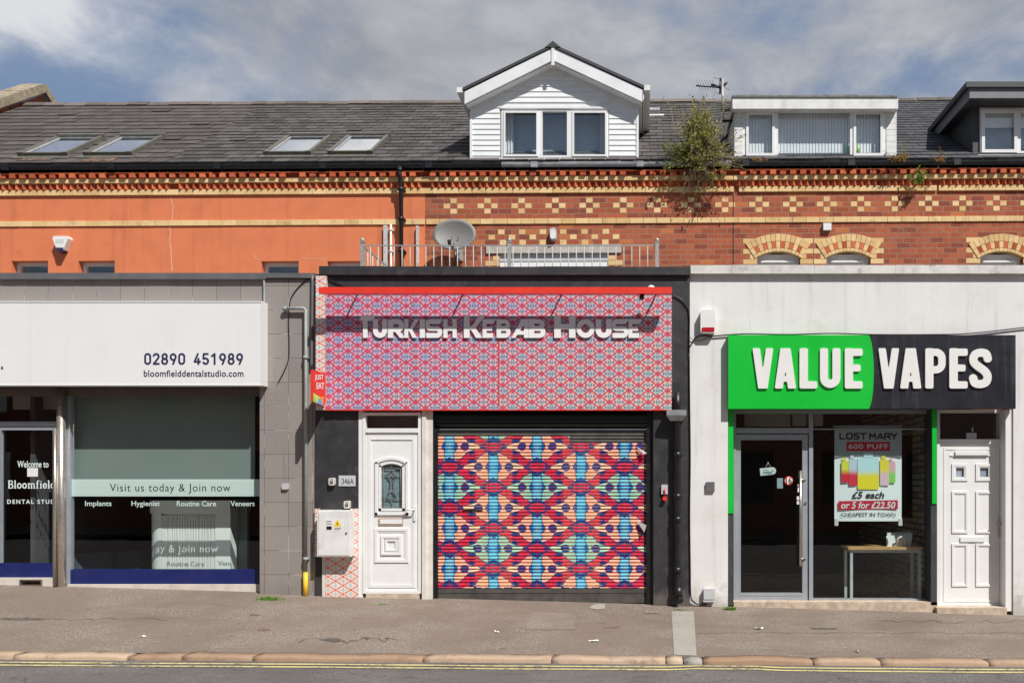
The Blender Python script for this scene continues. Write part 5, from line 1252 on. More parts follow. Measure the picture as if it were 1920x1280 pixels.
# meter cabinet, key safes, number plate
mc = thing('meter_cabinet', 'white electricity meter cabinet with yellow warning label', 'cabinet', (PX(625, -.2), -.03, PZ(1043)))
g = MB(); g.pbox(594.5, 657, 956, 1043, -.20, -.031); g.build('box', M['oldwhite'], mc)
g = MB(); g.pbox(597, 655, 958.5, 1040.5, -.208, -.2); d_ = g.build('door', M['oldwhite'], mc); g = MB(); g.rrect(PX(648, -.2), PX(651.5, -.2), PZ(1001, -.2), PZ(997, -.2), .006, -.215, -.208); g.build('lock', M['greymetal'], d_)
M['warn'] = pbr('warning_yellow', (.85, .60, .02), .5, .03); M['labelpaper'] = pbr('label_paper', (.78, .74, .74), .6, .03)
g = MB(); g.pbox(610.5, 642, 972, 994, -.2092, -.208); l_ = g.build('label', M['labelpaper'], d_)
g = MB(); yy = -.2105; g.face([(PX(625, yy), yy, PZ(986.5, yy)), (PX(640, yy), yy, PZ(986.5, yy)), (PX(632.5, yy), yy, PZ(972.5, yy))]); lab(g.build('warning_sign', M['warn'], d_), 'yellow warning triangle')
g = MB(); yy = -.2115; g.face([(PX(633.5, yy), yy, PZ(977, yy)), (PX(630.5, yy), yy, PZ(982, yy)), (PX(632.5, yy), yy, PZ(981.7, yy)), (PX(631, yy), yy, PZ(985.5, yy)), (PX(634.7, yy), yy, PZ(980.5, yy)), (PX(632.8, yy), yy, PZ(980.7, yy))])
for i, (a, c, b_) in enumerate(((612, 976, 622), (612, 979, 620), (612, 982, 623), (627, 989, 640), (627, 991.5, 637))): g.pbox(a, b_, c, c+.9, -.2102, -.2094)
g.pbox(612, 622, 986, 992.5, -.2102, -.2094); g.build('print', M['blackplastic'], d_)
def keysafe(px, py, label):
    t = thing('key_safe', label, 'key safe', (PX(px), -.03, PZ(py)), 'key safes on the black wall')
    g = MB(); g.rrect(PX(px-5.5, -.08), PX(px+5.5, -.08), PZ(py+7.5, -.08), PZ(py-6.5, -.08), .018, -.08, -.03); g.build('body', M['pilaster'], t)
    g = MB(); g.rrect(PX(px-3.2, -.08), PX(px+3.2, -.08), PZ(py+4.5, -.08), PZ(py-1, -.08), .008, -.086, -.079)
    for i in range(3): g.pbox(px-2.6+i*2, px-1.4+i*2, py-4.5, py-2.5, -.083, -.079)
    g.build('buttons', M['greymetal'], t)
keysafe(621.5, 902, 'small key safe beside the house number plate'); keysafe(650, 945, 'small key safe just above the meter cabinet')
nm = thing('number_plate', 'pale grey house number plate on the black wall', 'number plate', (PX(651), -.03, PZ(901)))
g = MB(); g.pbox(635, 666.5, 891, 911, -.038, -.031); g.build('plate', M['paleplastic'], nm)
g = MB(); text_mb(g, '346A', 641, 663, 896.5, 907, -.04, -.038); g.build('lettering', M['navy'], nm)

# black downpipe with hopper at the right of the shutter, alarm key switch
dp = thing('drainpipe', 'black downpipe with square grey hopper beside the shutter', 'pipe', (PX(1271, -.1), -.1, gz(PX(1271), 0)))
Yp = -.10; X = PX(1270, Yp)
g = MB(); g.tube([(X, Yp, PZ(735, Yp)), (X, Yp, PZ(775, Yp))], .042, 14); g.tube([(X, Yp, PZ(775, Yp)), (X, Yp, PZ(1112, Yp)), (X+.01, Yp-.01, PZ(1118, Yp)), (X+.035, Yp-.06, PZ(1126, Yp))], .042, 14)
for py in (852, 930, 973, 1068): g.tube([(X, Yp, PZ(py-5, Yp)), (X, Yp, PZ(py+5, Yp))], .052, 14); g.pbox(1262, 1279, py-1.5, py+1.5, Yp, -.03)
g.tube([(X+.01, Yp-.01, PZ(1100, Yp)), (X+.01, Yp-.01, PZ(1119, Yp))], .055, 14); g.build('pipe', M['blackplastic'], dp)
g = MB(); Yh = -.20; a, b_, c, d = PX(1250, Yh), PX(1287, Yh), PX(1257, Yh), PX(1280, Yh); zt, zm, zl = PZ(768, Yh), PZ(778, Yh), PZ(788, Yh)
pts0 = [(a, Yh, zm), (b_, Yh, zm), (b_, -.03, zm), (a, -.03, zm)]; pts1 = [(c, Yh+.03, zl), (d, Yh+.03, zl), (d, -.04, zl), (c, -.04, zl)]
g.box(a, b_, Yh, -.031, zm, zt)
for i in range(4): g.face([pts1[i], pts1[(i+1) % 4], pts0[(i+1) % 4], pts0[i]])
g.face(pts1[::-1]); lab(g.build('hopper', M['lead'], dp), 'grey rainwater hopper')
ksw = thing('key_switch', 'small shutter key switch with red keyring on the black pier', 'switch', (PX(1246), -.03, PZ(922)))
g = MB(); g.rrect(PX(1240, -.06), PX(1252, -.06), PZ(926, -.06), PZ(908, -.06), .008, -.06, -.03); g.build('box', M['paleplastic'], ksw)
g = MB(); g.tube([(PX(1246.5, -.07), -.085, PZ(934, -.07)), (PX(1246.5, -.07), -.06, PZ(934, -.07))], .028, 12); g.tube([(PX(1246.5, -.06), -.08, PZ(915, -.06)), (PX(1246.5, -.06), -.075, PZ(929, -.06))], .008, 6); lab(g.build('key_fob', cols[0], ksw), 'red key fob')
cable([(1292, 660, -.04), (1293, 760, -.04), (1294, 860, -.04), (1293, 960, -.04), (1294, 1060, -.04), (1295, 1115, -.04), (1301, 1128, -.03), (1312, 1133, -.02), (1326, 1132, -.03)], 'long black cable running down the join to the grey box near the pavement', .010)

# ---------------------------------------------------------------- vape shop, white
VS = thing('shop', 'white rendered shop with grey glazed front and white side door', 'shop', (PX(1620), 0, 0))
g = MB(); px_wall(g, 1293.5, 2300, 513, 1200, 0, .3, [(1365, 1900, 700, 1220)]); g.build('wall', M['whitewall'], VS)
g = MB(); x = 1295
for b_ in (1372, 1527, 1680, 1836, 1990, 2150, 2300): g.pbox(x, b_-.5, 497+random.uniform(-.5, .5), 512.5, -.06, .34); x = b_
g.build('coping', M['whitecoping'], VS)
g = MB(); g.pbox(1296, 2300, 534, 545, .31, 3.69); g.build('flat_roof', M['felt'], VS)
Yv = .24
f = MB(); f.pbox(1375.5, 1745, 768, 775, Yv-.03, Yv+.05); f.pbox(1375.5, 1380, 775, 1128, Yv-.03, Yv+.05); f.pbox(1517, 1524.5, 775, 1130, Yv-.04, Yv+.05); f.pbox(1380, 1517, 802, 812, Yv-.03, Yv+.05); f.pbox(1524.5, 1742, 803, 805, Yv-.02, Yv+.05); f.pbox(1524.5, 1742, 1122, 1131, Yv-.03, Yv+.05); f.build('window_frame', M['alu'], VS)
f = MB(); f.pbox(1741.5, 1745, 775, 1131, Yv-.04, Yv+.05); f.pbox(1745.5, 1757, 768, 1134, .06, .3); f.build('dark_post', M['charcoal'], VS); f = MB(); f.pbox(1366, 1375, 960, 1134, .05, .3); f.build('dark_post', M['charcoal'], VS)
g = MB(); g.pbox(1366, 1375, 764, 962, .035, .3); lab(g.build('green_strip', M['green'], VS), 'bright green trim strip'); g = MB(); g.pbox(1748, 1756.5, 764, 944, .045, .06); lab(g.build('green_strip', M['green'], VS), 'bright green trim strip')
M['darkglass'] = glass_mat('shopfront_glass', (.84, .91, .90), 1.5, 1.15, .01)
pane(1524.5, 1742, 775, 1124, Yv, 'window_pane', M['darkglass'], VS); pane(1380, 1517, 775, 803, Yv, 'transom_pane', M['darkglass'], VS)
g = MB(); g.ring(1378.5, 1515, 814, 1127, Yv-.02, Yv+.03, 10.5); g.pbox(1389, 1504.5, 1111, 1117, Yv-.02, Yv+.03); dr = g.build('door', M['alu'], VS); lab(dr, 'grey aluminium glazed shop door')
pane(1389, 1504.5, 824.5, 1111, Yv+.005, 'pane', M['darkglass'], dr)
g = MB(); Yq = Yv-.09; g.tube([(PX(1501, Yq), Yq, PZ(1061, Yq)), (PX(1501, Yq), Yq, PZ(882, Yq))], .017, 12)
for py in (899, 1047): g.tube([(PX(1501, Yq), Yq, PZ(py, Yq)), (PX(1510, Yv), Yv-.02, PZ(py, Yv))], .010, 8)
g.build('handle', M['steel'], dr)
g = MB(); g.tube([(PX(1510, Yv), Yv-.035, PZ(942, Yv)), (PX(1510, Yv), Yv-.02, PZ(942, Yv))], .017, 12); g.build('lock', M['steel'], dr)
Yt = Yv-.002
def disc(mb, px, py, r_, Y, m=0, n=20): mb.face([(PX(px, Y)+r_*math.cos(2*math.pi*i/n), Y, PZ(py, Y)+r_*math.sin(2*math.pi*i/n)) for i in range(n)], m=m)
g = MB(); disc(g, 1479, 900.5, .058, Yt, 1); disc(g, 1479, 900.5, .046, Yt-.001, 0); text_mb(g, '16', 1473.5, 1484.5, 894.5, 907, Yt-.002, Yt-.002, bold=.02, m=2)
lab(g.build('age_sticker', [M['whiteplastic'], cols[0], M['blackplastic']], dr), 'round red and white age limit sticker')
g = MB(); g.pbox(1495.5, 1499, 908, 922, Yt-.001, Yt); g.pbox(1494, 1499.5, 930, 937, Yt-.001, Yt); g.pbox(1494, 1499.5, 939, 945, Yt-.001, Yt); lab(g.build('small_sticker', M['whiteplastic'], dr), 'little stickers beside the handle')
g = MB(); g.pbox(1457, 1468, 896, 915, Yv+.02, Yv+.022); lab(g.build('back_of_notice', M['roomdark'], dr), 'dim notice behind the glass')
op = thing('open_sign', 'hanging white open sign inside the grey glazed door', 'sign', (PX(1440, Yv), Yv+.03, PZ(885, Yv)))
Yo_ = Yv+.03
g = MB(); t_ = math.radians(6); x0, z0 = PX(1426, Yo_), PZ(891.5, Yo_)
def o_(u_, v_): return (x0+u_*math.cos(t_)-v_*math.sin(t_), z0+u_*math.sin(t_)+v_*math.cos(t_))
g.prism([o_(0, 0), o_(.16, 0)]+[o_(.16+.048*math.sin(math.radians(a)), .048-.048*math.cos(math.radians(a))) for a in range(20, 180, 20)]+[o_(.16, .096), o_(0, .096)], Yo_, Yo_+.006); g.build('board', M['whiteplastic'], op)
g = MB(); text_mb(g, 'OPEN', 1430, 1447, 883.5, 888.5, Yo_-.002, Yo_-.002, bold=.03); text_mb(g, "WE'RE", 1430, 1441, 879.5, 882, Yo_-.002, Yo_-.002); disc(g, 1448.5, 882.5, .022, Yo_-.0015, 1); g.build('lettering', [pbr('teal_ink', (.06, .22, .30), .6), pbr('pale_teal', (.45, .60, .62), .6)], op)
g = MB(); g.tube([(PX(1434, Yo_), Yo_, PZ(877, Yo_)), (PX(1440, Yo_), Yo_, PZ(868, Yo_)), (PX(1446, Yo_), Yo_, PZ(876, Yo_))], .003, 5); g.ellipsoid((PX(1440, Yo_), Yo_, PZ(867.5, Yo_)), .009, .006, .009); g.build('cord', M['whiteplastic'], op)
g = MB(); g.pbox(1376, 1758, 1128, 1170, Yv-.18, Yv+.2); g.pbox(1757.5, 1888, 1139, 1175, -.03, .3); lab(g.build('step', M['step'], VS), 'long worn stone step')
# side door
Yd = .19
f = MB(); f.ring(1757, 1885, 768, 1137, Yd-.02, Yd+.05, 5.5); f.pbox(1762.5, 1879.5, 823, 832, Yd-.02, Yd+.05); f.pbox(1885.5, 1900, 768, 1145, .02, .3); fr = f.build('door_frame', M['upvc'], VS)
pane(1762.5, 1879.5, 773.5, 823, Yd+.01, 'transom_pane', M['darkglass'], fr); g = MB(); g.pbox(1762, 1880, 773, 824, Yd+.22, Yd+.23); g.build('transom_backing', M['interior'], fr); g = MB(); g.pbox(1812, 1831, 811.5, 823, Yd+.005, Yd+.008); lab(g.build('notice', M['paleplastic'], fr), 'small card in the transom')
g = MB(); ho = [(PX(a, Yd), PX(b_, Yd), PZ(896, Yd), PZ(875, Yd)) for a, b_ in ((1790, 1810), (1836, 1856))]
g.wall(PX(1763, Yd), PX(1879, Yd), PZ(1135, Yd), PZ(832.5, Yd), Yd, Yd+.05, ho); g.ring(1769, 1873, 839, 1128, Yd-.006, Yd-.0005, 4)
for a, b_ in ((1785, 1815), (1830, 1861)):
    mould(g, a, b_, 869, 901, Yd, 5); mould(g, a, b_, 921, 999, Yd, 3.5); mould(g, a, b_, 1019, 1099, Yd, 3.5)
g.pbox(1782, 1862, 852, 854.5, Yd-.012, Yd)
dr = g.build('door', M['upvc'], VS); lab(dr, 'white six panel side door')
for a, b_ in ((1790, 1810), (1836, 1856)):
    g = MB(); g.pbox(a, b_, 875, 896, Yd+.02, Yd+.024); g.build('pane', M['roomdark'], dr)
g = MB(); g.rrect(PX(1790, Yd), PX(1853, Yd), PZ(853, Yd)-.0, PZ(845.5, Yd), .008, Yd-.03, Yd-.001); g.build('drip_bar', M['upvc'], dr)
g = MB(); g.rrect(PX(1800, Yd), PX(1846, Yd), PZ(1015, Yd), PZ(1006, Yd), .006, Yd-.016, Yd); g.build('letterbox', M['upvc'], dr)
g = MB(); g.rrect(PX(1871, Yd), PX(1876.5, Yd), PZ(1007, Yd), PZ(970, Yd), .012, Yd-.024, Yd-.006); g.tube([(PX(1873.5, Yd), Yd-.02, PZ(982, Yd)), (PX(1873.5, Yd), Yd-.065, PZ(981, Yd)), (PX(1859, Yd), Yd-.067, PZ(980.5, Yd))], .0095, 8); g.build('handle', M['steel'], dr)
g = MB(); g.pbox(1884, 1888, 921, 948, .1, .18); lab(g.build('intercom', M['paleplastic'], VS), 'slim grey intercom on the door jamb')
# inside the vape shop
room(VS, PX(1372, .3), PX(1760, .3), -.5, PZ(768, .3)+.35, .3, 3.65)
M['greybrick'] = brick_mat('grey_wall_brick', (.42, .39, .35), (.54, .50, .45), (.20, .19, .18), bw=.23, rh=.085, ms=.012, dirt_amt=.15)
g = MB(); xw = PX(1740, .3); g.box(xw, xw+.1, .31, 3.6, -.4, 3.3); lab(g.build('side_wall', M['greybrick'], VS), 'grey brick effect side wall inside')
g = MB(); g.pbox(1396, 1482, 776, 799, .55, .60); g.pbox(1486, 1512, 776, 798, .55, .6); g.pbox(1527, 1543, 776, 798, .55, .6); g.build('transom_board', M['ceil'], VS)
g = MB(); g.box(xw-.03, xw-.001, .9, 1.25, 1.0, 2.15); lab(g.build('wall_panel', M['blackplastic'], VS), 'dark narrow panel on the side wall')
g = MB(); yy = 1.6; g.pbox(1692, 1704, 850, 912, yy, yy+.02)
cv = g.build('chevron_panel', pbr('dark_red_panel', (.16, .01, .015), .5), VS); g = MB()
for i in range(4):
    c = 859+i*13; X0_, X1_ = PX(1694, yy), PX(1702, yy)
    for s_ in (1, -1): g.face([(X0_, yy-.003, PZ(c, yy)), (X1_, yy-.003, PZ(c-5*s_, yy)), (X1_, yy-.003, PZ(c-5*s_+2.5, yy)), (X0_, yy-.003, PZ(c+2.5, yy))][::s_])
g.build('chevrons', M['whiteplastic'], cv)
# hanging banner in the window
bn = thing('banner', 'hanging paper banner with coloured devices and prices in the window', 'poster', (PX(1627, .28), .28, PZ(977, .28)))
Yb = .285
M['paper'] = pbr('banner_paper', (.86, .90, .90), .6, .02, 2); M['papershadow'] = pbr('banner_shadow', (.40, .45, .47), .6, .02, 2)
g = MB(); n = 16
def cv_(a): return Yb-.015*math.sin(math.pi*(a-1564)/127)
for i in range(n):
    a, b_ = 1564.5+126*i/n, 1564.5+126*(i+1)/n; g.face([(PX(a, Yb), cv_(a), PZ(976.5, Yb)), (PX(b_, Yb), cv_(b_), PZ(976.5, Yb)), (PX(b_, Yb), cv_(b_), PZ(800, Yb)), (PX(a, Yb), cv_(a), PZ(800, Yb))], smooth=True)
sheet_ = g.build('sheet', M['paper'], bn)
yy = Yb-.019; g = MB()
arc_ = [(1565+125*i/14, 857-5.5*math.sin(math.pi*i/14)) for i in range(15)]  # curved lower edge of the sign shadow painted on the banner
for (a, c), (b_, d) in zip(arc_[:-1], arc_[1:]): g.face([(PX(a, yy), yy, PZ(c, yy)), (PX(b_, yy), yy, PZ(d, yy)), (PX(b_, yy), yy, PZ(800.5, yy)), (PX(a, yy), yy, PZ(800.5, yy))])
lab(g.build('shadow_field', M['papershadow'], bn), 'shadow of the sign painted on the upper banner')
M['crimson'] = pbr('crimson_ink', (.55, .012, .045), .6, .02); M['ink'] = pbr('black_ink', (.012, .012, .014), .6, .05)
g = MB(); y2 = yy-.001
g.pbox(1587, 1669, 828, 845, y2, y2+.0005); g.face([(PX(1572, y2), y2, PZ(955.5, y2)), (PX(1683.5, y2), y2, PZ(954, y2)), (PX(1683.5, y2), y2, PZ(937, y2)), (PX(1572, y2), y2, PZ(939, y2))]); g.build('red_bars', M['crimson'], bn)
g = MB(); y3 = yy-.003

LM = {'L': [('c', [(.1, .92), (.1, .09), (.92, .09)], .125)], 'O': [('c', [(.24, .09), (.76, .09)]+arcp(.74, .5, .18, -80, 80, .41)+[(.76, .91), (.24, .91)]+arcp(.26, .5, .18, 100, 260, .41)+[(.24, .09)], .125)],
 'S': [('c', [(.94, .91), (.22, .91), (.09, .72), (.22, .53), (.80, .50), (.92, .30), (.78, .09), (.05, .09)], .125)], 'T': [('c', [(.03, .91), (.97, .91)], .125), ('c', [(.5, .9), (.5, .03)], .125)],
 'M': [('c', [(.09, .04), (.09, .9), (.5, .42), (.91, .9), (.91, .04)], .125)], 'A': [('c', [(.04, .04), (.5, .93), (.96, .04)], .125), ('c', [(.4, .28), (.8, .28)], .11)],
 'R': [('c', [(.09, .04), (.09, .91), (.75, .91), (.9, .72), (.75, .46), (.2, .46)], .125), ('c', [(.55, .45), (.93, .05)], .125)], 'Y': [('c', [(.04, .95), (.5, .45), (.96, .95)], .125), ('c', [(.5, .5), (.5, .03)], .125)]}
for ch, x_ in zip('LOST', (1574, 1586.5, 1600.5, 1613.5)): glyph(g, LM[ch], 1.0, PX(x_, y3), PX(x_+(11 if ch != 'O' else 12.5), y3), PZ(823.5, y3), PZ(811, y3), y3, y3, res=26)
for ch, x_ in zip('MARY', (1630, 1644.5, 1658, 1670.5)): glyph(g, LM[ch], 1.0, PX(x_, y3), PX(x_+12.2, y3), PZ(823.5, y3), PZ(811, y3), y3, y3, res=26)
text_mb(g, '£5 each', 1597, 1658, 921, 934, y3, y3, bold=.018, shear=.22); text_mb(g, 'CHEAPEST IN TOWN', 1577, 1679, 960.5, 968, y3, y3, bold=.0); g.build('black_lettering', M['ink'], bn)
g = MB(); text_mb(g, '600 PUFF', 1591, 1665, 832, 841, y3, y3, bold=.01, space=1.1); text_mb(g, 'or 5 for £22.50', 1577, 1679, 940, 953, y3, y3, bold=.02, shear=.22); g.build('white_lettering', M['whiteplastic'], bn)
def grad(name, top, bot, z0, z1):
    m, nt, b = new_mat(name); sp = nt.nodes.new('ShaderNodeSeparateXYZ'); nt.links.new(geo_pos(nt), sp.inputs[0])
    setin(nt, b, 'Base Color', mixc(nt, bot, top, S(nt, sp.outputs[2]).step(z0, z1))); setin(nt, b, 'Roughness', .6); return m
for k, (a, b_, c, d, top, bot, st_) in enumerate(((1667, 1679, 865, 905, (.80, .45, .50), (.25, .68, .12), 0), (1650, 1667, 861, 910, (.82, .70, .06), (.78, .55, .62), 0), (1578, 1591.5, 864, 904, (.72, .74, .06), (.70, .02, .04), 0), (1592, 1607, 860, 910, (.55, .66, .74), (.72, .03, .06), 1), (1608, 1648, 857, 917, (.55, .78, .82), (.86, .72, .03), 1))):
    yk = yy-.004-.0012*k; g = MB(); zm = PZ((c+d)/2, yk); mt = grad('printed_device', top, bot, zm-.05, zm+.05)
    g.rrect(PX(a, yk), PX(b_, yk), PZ(d, yk), PZ(c, yk), .022 if b_-a > 20 else .012, yk, yk+.0008)
    pc = (a+b_)/2; g.pbox(pc-(b_-a)*.22-(0 if k > 3 else 2), pc+(b_-a)*.22-(0 if k > 3 else 2), c-(9 if k > 3 else 7), c+.5, yk, yk+.0008)
    lab(g.build('printed_device', mt, bn), ('pink and green', 'yellow and pink', 'yellow and red', 'blue and red', 'large blue and yellow')[k]+' printed device')
g = MB(); g.tube([(PX(1562, Yb), Yb, PZ(799, Yb)), (PX(1692, Yb), Yb, PZ(799, Yb))], .012, 8)
for px in (1565, 1685): g.pbox(px, px+7, 972, 985, Yb-.012, Yb+.012)
g.build('rail', M['pilaster'], bn)
# table by the window with leaflets
M['wood'] = pbr('oak_top', (.58, .33, .13), .45, .12, 14); M['palemetal'] = pbr('pale_table_leg', (.50, .55, .54), .4, .05)
tb = thing('table', 'narrow oak topped table with pale metal legs in the window', 'table', (PX(1660, .7), .7, 0))
yt_ = .33; zt = PZ(1025, yt_); x0, x1 = PX(1591, yt_), PX(1731, yt_)
g = MB(); g.box(x0, x1, yt_, yt_+.40, zt-.035, zt); g.build('top', M['wood'], tb)
for (lx, ly) in ((x0+.03, .36), (x1-.05, .36), (x0+.03, .66), (x1-.05, .66)):
    g = MB(); g.box(lx, lx+.035, ly, ly+.035, -.5, zt-.075); g.build('leg', M['palemetal'], tb)
g = MB(); g.box(x0+.03, x1-.015, .36, .38, zt-.075, zt-.036); g.box(x0+.03, x0+.05, .38, .68, zt-.075, zt-.036); g.build('apron', M['palemetal'], tb)
lh = thing('leaflet_holder', 'white card leaflets standing on the oak table', 'leaflets', (PX(1688, .42), .42, zt))
g = MB(); X = PX(1688, .42)
for dx, dy, w_, h_, tl in ((.0, .06, .29, .19, .02), (-.07, .02, .20, .15, -.015), (.06, .0, .16, .17, .03)):
    g.face([(X-w_/2+dx,   .42+dy, zt), (X+w_/2+dx,   .42+dy, zt), (X+w_/2+dx+tl,   .42+dy+.03, zt+h_), (X-w_/2+dx,   .42+dy+.03, zt+h_*.92)])
g.build('cards', M['whiteplastic'], lh); g = MB(); g.tube([(X-.06, .40, zt), (X-.04, .39, zt+.11), (X+.0, .39, zt+.13), (X+.05, .39, zt+.11), (X+.06, .40, zt)], .014, 8); g.build('stand', M['pilaster'], lh)

# sign
vs_ = thing('shop_sign', 'green and black shop sign with raised rounded white letters', 'sign', (PX(1635, -.1), -.1, PZ(697)))
Yv2 = -.10
bx = lambda py: 1626+12.5*math.sqrt(max(0, 1-((py-697)/72)**2))   # bulging edge between the two colours
g = MB(); pts = [bx(766-i*138/20) for i in range(21)]; ed = [(PX(b_, Yv2), PZ(766-i*138/20, Yv2)) for i, b_ in enumerate(pts)]
g.prism([(PX(1365.5, Yv2), PZ(766, Yv2))]+ed+[(PX(1365.5, Yv2), PZ(628, Yv2))], Yv2, -.004); lab(g.build('green_panel', M['green'], vs_), 'bright green left panel')
g = MB(); g.prism([(x_+.002, z_) for x_, z_ in ed[::-1]]+[(PX(1904.5, Yv2), PZ(766, Yv2)), (PX(1904.5, Yv2), PZ(628, Yv2))], Yv2, -.004); lab(g.build('black_panel', M['vapeblack'], vs_), 'black right panel')
VV = {
 'V': (.57, [('s', (.115, 1.02), (.262, -.02), .090), ('s', (.455, 1.02), (.308, -.02), .090)]),
 'A': (.57, [('s', (.115, -.02), (.262, 1.02), .10), ('s', (.455, -.02), (.308, 1.02), .10), ('s', (.16, .24), (.41, .24), .07)]),
 'L': (.44, [('s', (.115, 0), (.115, 1), .10), ('s', (.1, .09), (.44, .09), .09)]),
 'U': (.54, [('s', (.115, .27), (.115, 1), .10), ('s', (.425, .27), (.425, 1), .10), ('c', arcp(.27, .27, .155, 180, 360), .10)]),
 'E': (.45, [('s', (.115, 0), (.115, 1), .10), ('s', (.1, .09), (.45, .09), .09), ('s', (.1, .9), (.45, .9), .09), ('s', (.1, .51), (.40, .51), .085)]),
 'P': (.54, [('s', (.115, 0), (.115, 1), .10), ('c', [(.115, .90), (.27, .90)]+arcp(.27, .745, .155, 90, 0)+[(.425, .62)]+arcp(.27, .62, .155, 0, -90)+[(.115, .465)], .09)]),
 'S': (.59, [('c', cat([(.475, .745), (.43, .86), (.295, .89), (.165, .84), (.12, .72), (.18, .60), (.40, .43), (.47, .30), (.43, .16), (.295, .11), (.16, .14), (.115, .255)], 8), .10)]),
}
g = MB(); yl = Yv2-.022
for ch, a, b_ in (('V', 1409, 1452), ('A', 1451.5, 1494), ('L', 1498, 1532.5), ('U', 1536.5, 1577), ('E', 1583, 1617.5), ('V', 1645, 1688), ('A', 1686.5, 1729), ('P', 1734, 1775), ('E', 1779, 1814.5), ('S', 1816, 1861)):
    w_, pr = VV[ch]; glyph(g, pr, w_, PX(a, yl), PX(b_, yl), PZ(728, yl), PZ(652.5, yl), yl, Yv2, rho=.045, res=52)
g.build('lettering', M['vapewhite'], vs_)
cable([(1294, 650), (1299, 640), (1306, 632), (1318, 629), (1335, 630), (1362, 628), (1400, 626), (1480, 627), (1560, 625), (1640, 627), (1740, 627), (1800, 626), (1850, 622), (1920, 614), (2000, 606)], 'black cable running along the top of the green and black sign', .009, Y=-.02)
cable([(1294, 632), (1300, 637), (1312, 638), (1326, 634), (1338, 630)], 'thin loose cable loop under the white alarm box', .004, Y=-.02)
al = thing('alarm_box', 'white alarm box with red strobe on the white wall', 'alarm', (PX(1327), 0, PZ(604)))
g = MB(); g.rrect(PX(1313.5, -.09), PX(1341.5, -.09), PZ(624, -.09), PZ(580.5, -.09), .03, -.09, -.001); g.build('case', M['whiteplastic'], al)
g = MB(); g.rrect(PX(1316, -.095), PX(1339.5, -.095), PZ(621.5, -.095), PZ(613.5, -.095), .012, -.097, -.089); lab(g.build('strobe', pbr('red_strobe', (.45, .01, .02), .25), al), 'red strobe')
g = MB(); g.rrect(PX(1324, -.03), PX(1340, -.03), PZ(921, -.03), PZ(903, -.03), .006, -.03, -.001); tag(g.build('wall_plate', M['greymetal'], loc=(PX(1332), 0, PZ(912))), 'square dark grey plate on the white pier', 'plate')
g = MB(); g.rrect(PX(1318.5, -.06), PX(1341, -.06), PZ(1128, -.06), PZ(1103, -.06), .018, -.06, -.001); g.rrect(PX(1319.5, -.065), PX(1340, -.065), PZ(1123, -.065), PZ(1104, -.065), .015, -.068, -.061); tag(g.build('junction_box', M['paleplastic'], loc=(PX(1330), 0, PZ(1115))), 'grey junction box at the foot of the white pier', 'junction box')

# ---------------------------------------------------------------- dental clinic furniture
M['deskwhite'] = pbr('reception_white', (.80, .85, .81), .5, .02, 3)
dk = thing('reception_desk', 'pale curved reception desk with fluted panel behind the clinic window', 'desk', (PX(360, .8), .8, -.3))
Yk = .72; zf = -.34
g = MB(); n = 8; xl, xm, xr = PX(270, Yk), PX(303, Yk), PX(432, Yk); zt = PZ(962, Yk); r_ = xm-xl
for i in range(n):
    a0, a1 = math.pi/2*i/n, math.pi/2*(i+1)/n
    p_, q_ = (xm-r_*math.cos(a0), Yk+r_-r_*math.sin(a0)), (xm-r_*math.cos(a1), Yk+r_-r_*math.sin(a1))
    g.face([(*p_, zf), (*q_, zf), (*q_, zt), (*p_, zt)], smooth=True)
g.box(PX(404, Yk), xr, Yk, Yk+.5, zf, zt); g.box(xm, PX(404, Yk), Yk+.03, Yk+.06, zf, zt); g.face([(xl, Yk+r_, zf), (xl, Yk+r_, zt), (xl, Yk+1.2, zt), (xl, Yk+1.2, zf)]); g.build('body', M['deskwhite'], dk)
g = MB(); x = xm
while x < PX(404, Yk)-.01:
    w_ = random.choice((.018, .026, .034)); g.box(x, min(x+w_*.6, PX(404, Yk)), Yk+.004, Yk+.03, zf, zt-.03); x += w_
g.build('fluted_panel', M['deskwhite'], dk)
g = MB(); xl2 = PX(265, Yk-.03); pts = [(xm-(xm-xl2)*math.cos(math.pi/2*i/n), Yk+r_-(r_+.03)*math.sin(math.pi/2*i/n)) for i in range(n+1)]+[(xr+.01, Yk-.03), (xr+.01, Yk+.55), (xl2, Yk+.55)]
z0, z1 = zt, PZ(938, Yk)
g.face([(a, c, z1) for a, c in pts]); g.face([(a, c, z0) for a, c in pts[::-1]])
for i in range(len(pts)):
    p_, q_ = pts[i], pts[(i+1) % len(pts)]; g.face([(*p_, z0), (*q_, z0), (*q_, z1), (*p_, z1)])
g.build('counter', M['deskwhite'], dk)
g = MB(); g.box(PX(434, Yk), PX(450, Yk), Yk+.2, Yk+.26, zf, PZ(950, Yk)); lab(g.build('end_panel', M['roller'], dk), 'grey green end panel')
M['chairdark'] = pbr('navy_chair_fabric', (.05, .065, .085), .8, .1, 8); M['chairleg'] = pbr('pale_wood_leg', (.40, .38, .32), .5, .1)
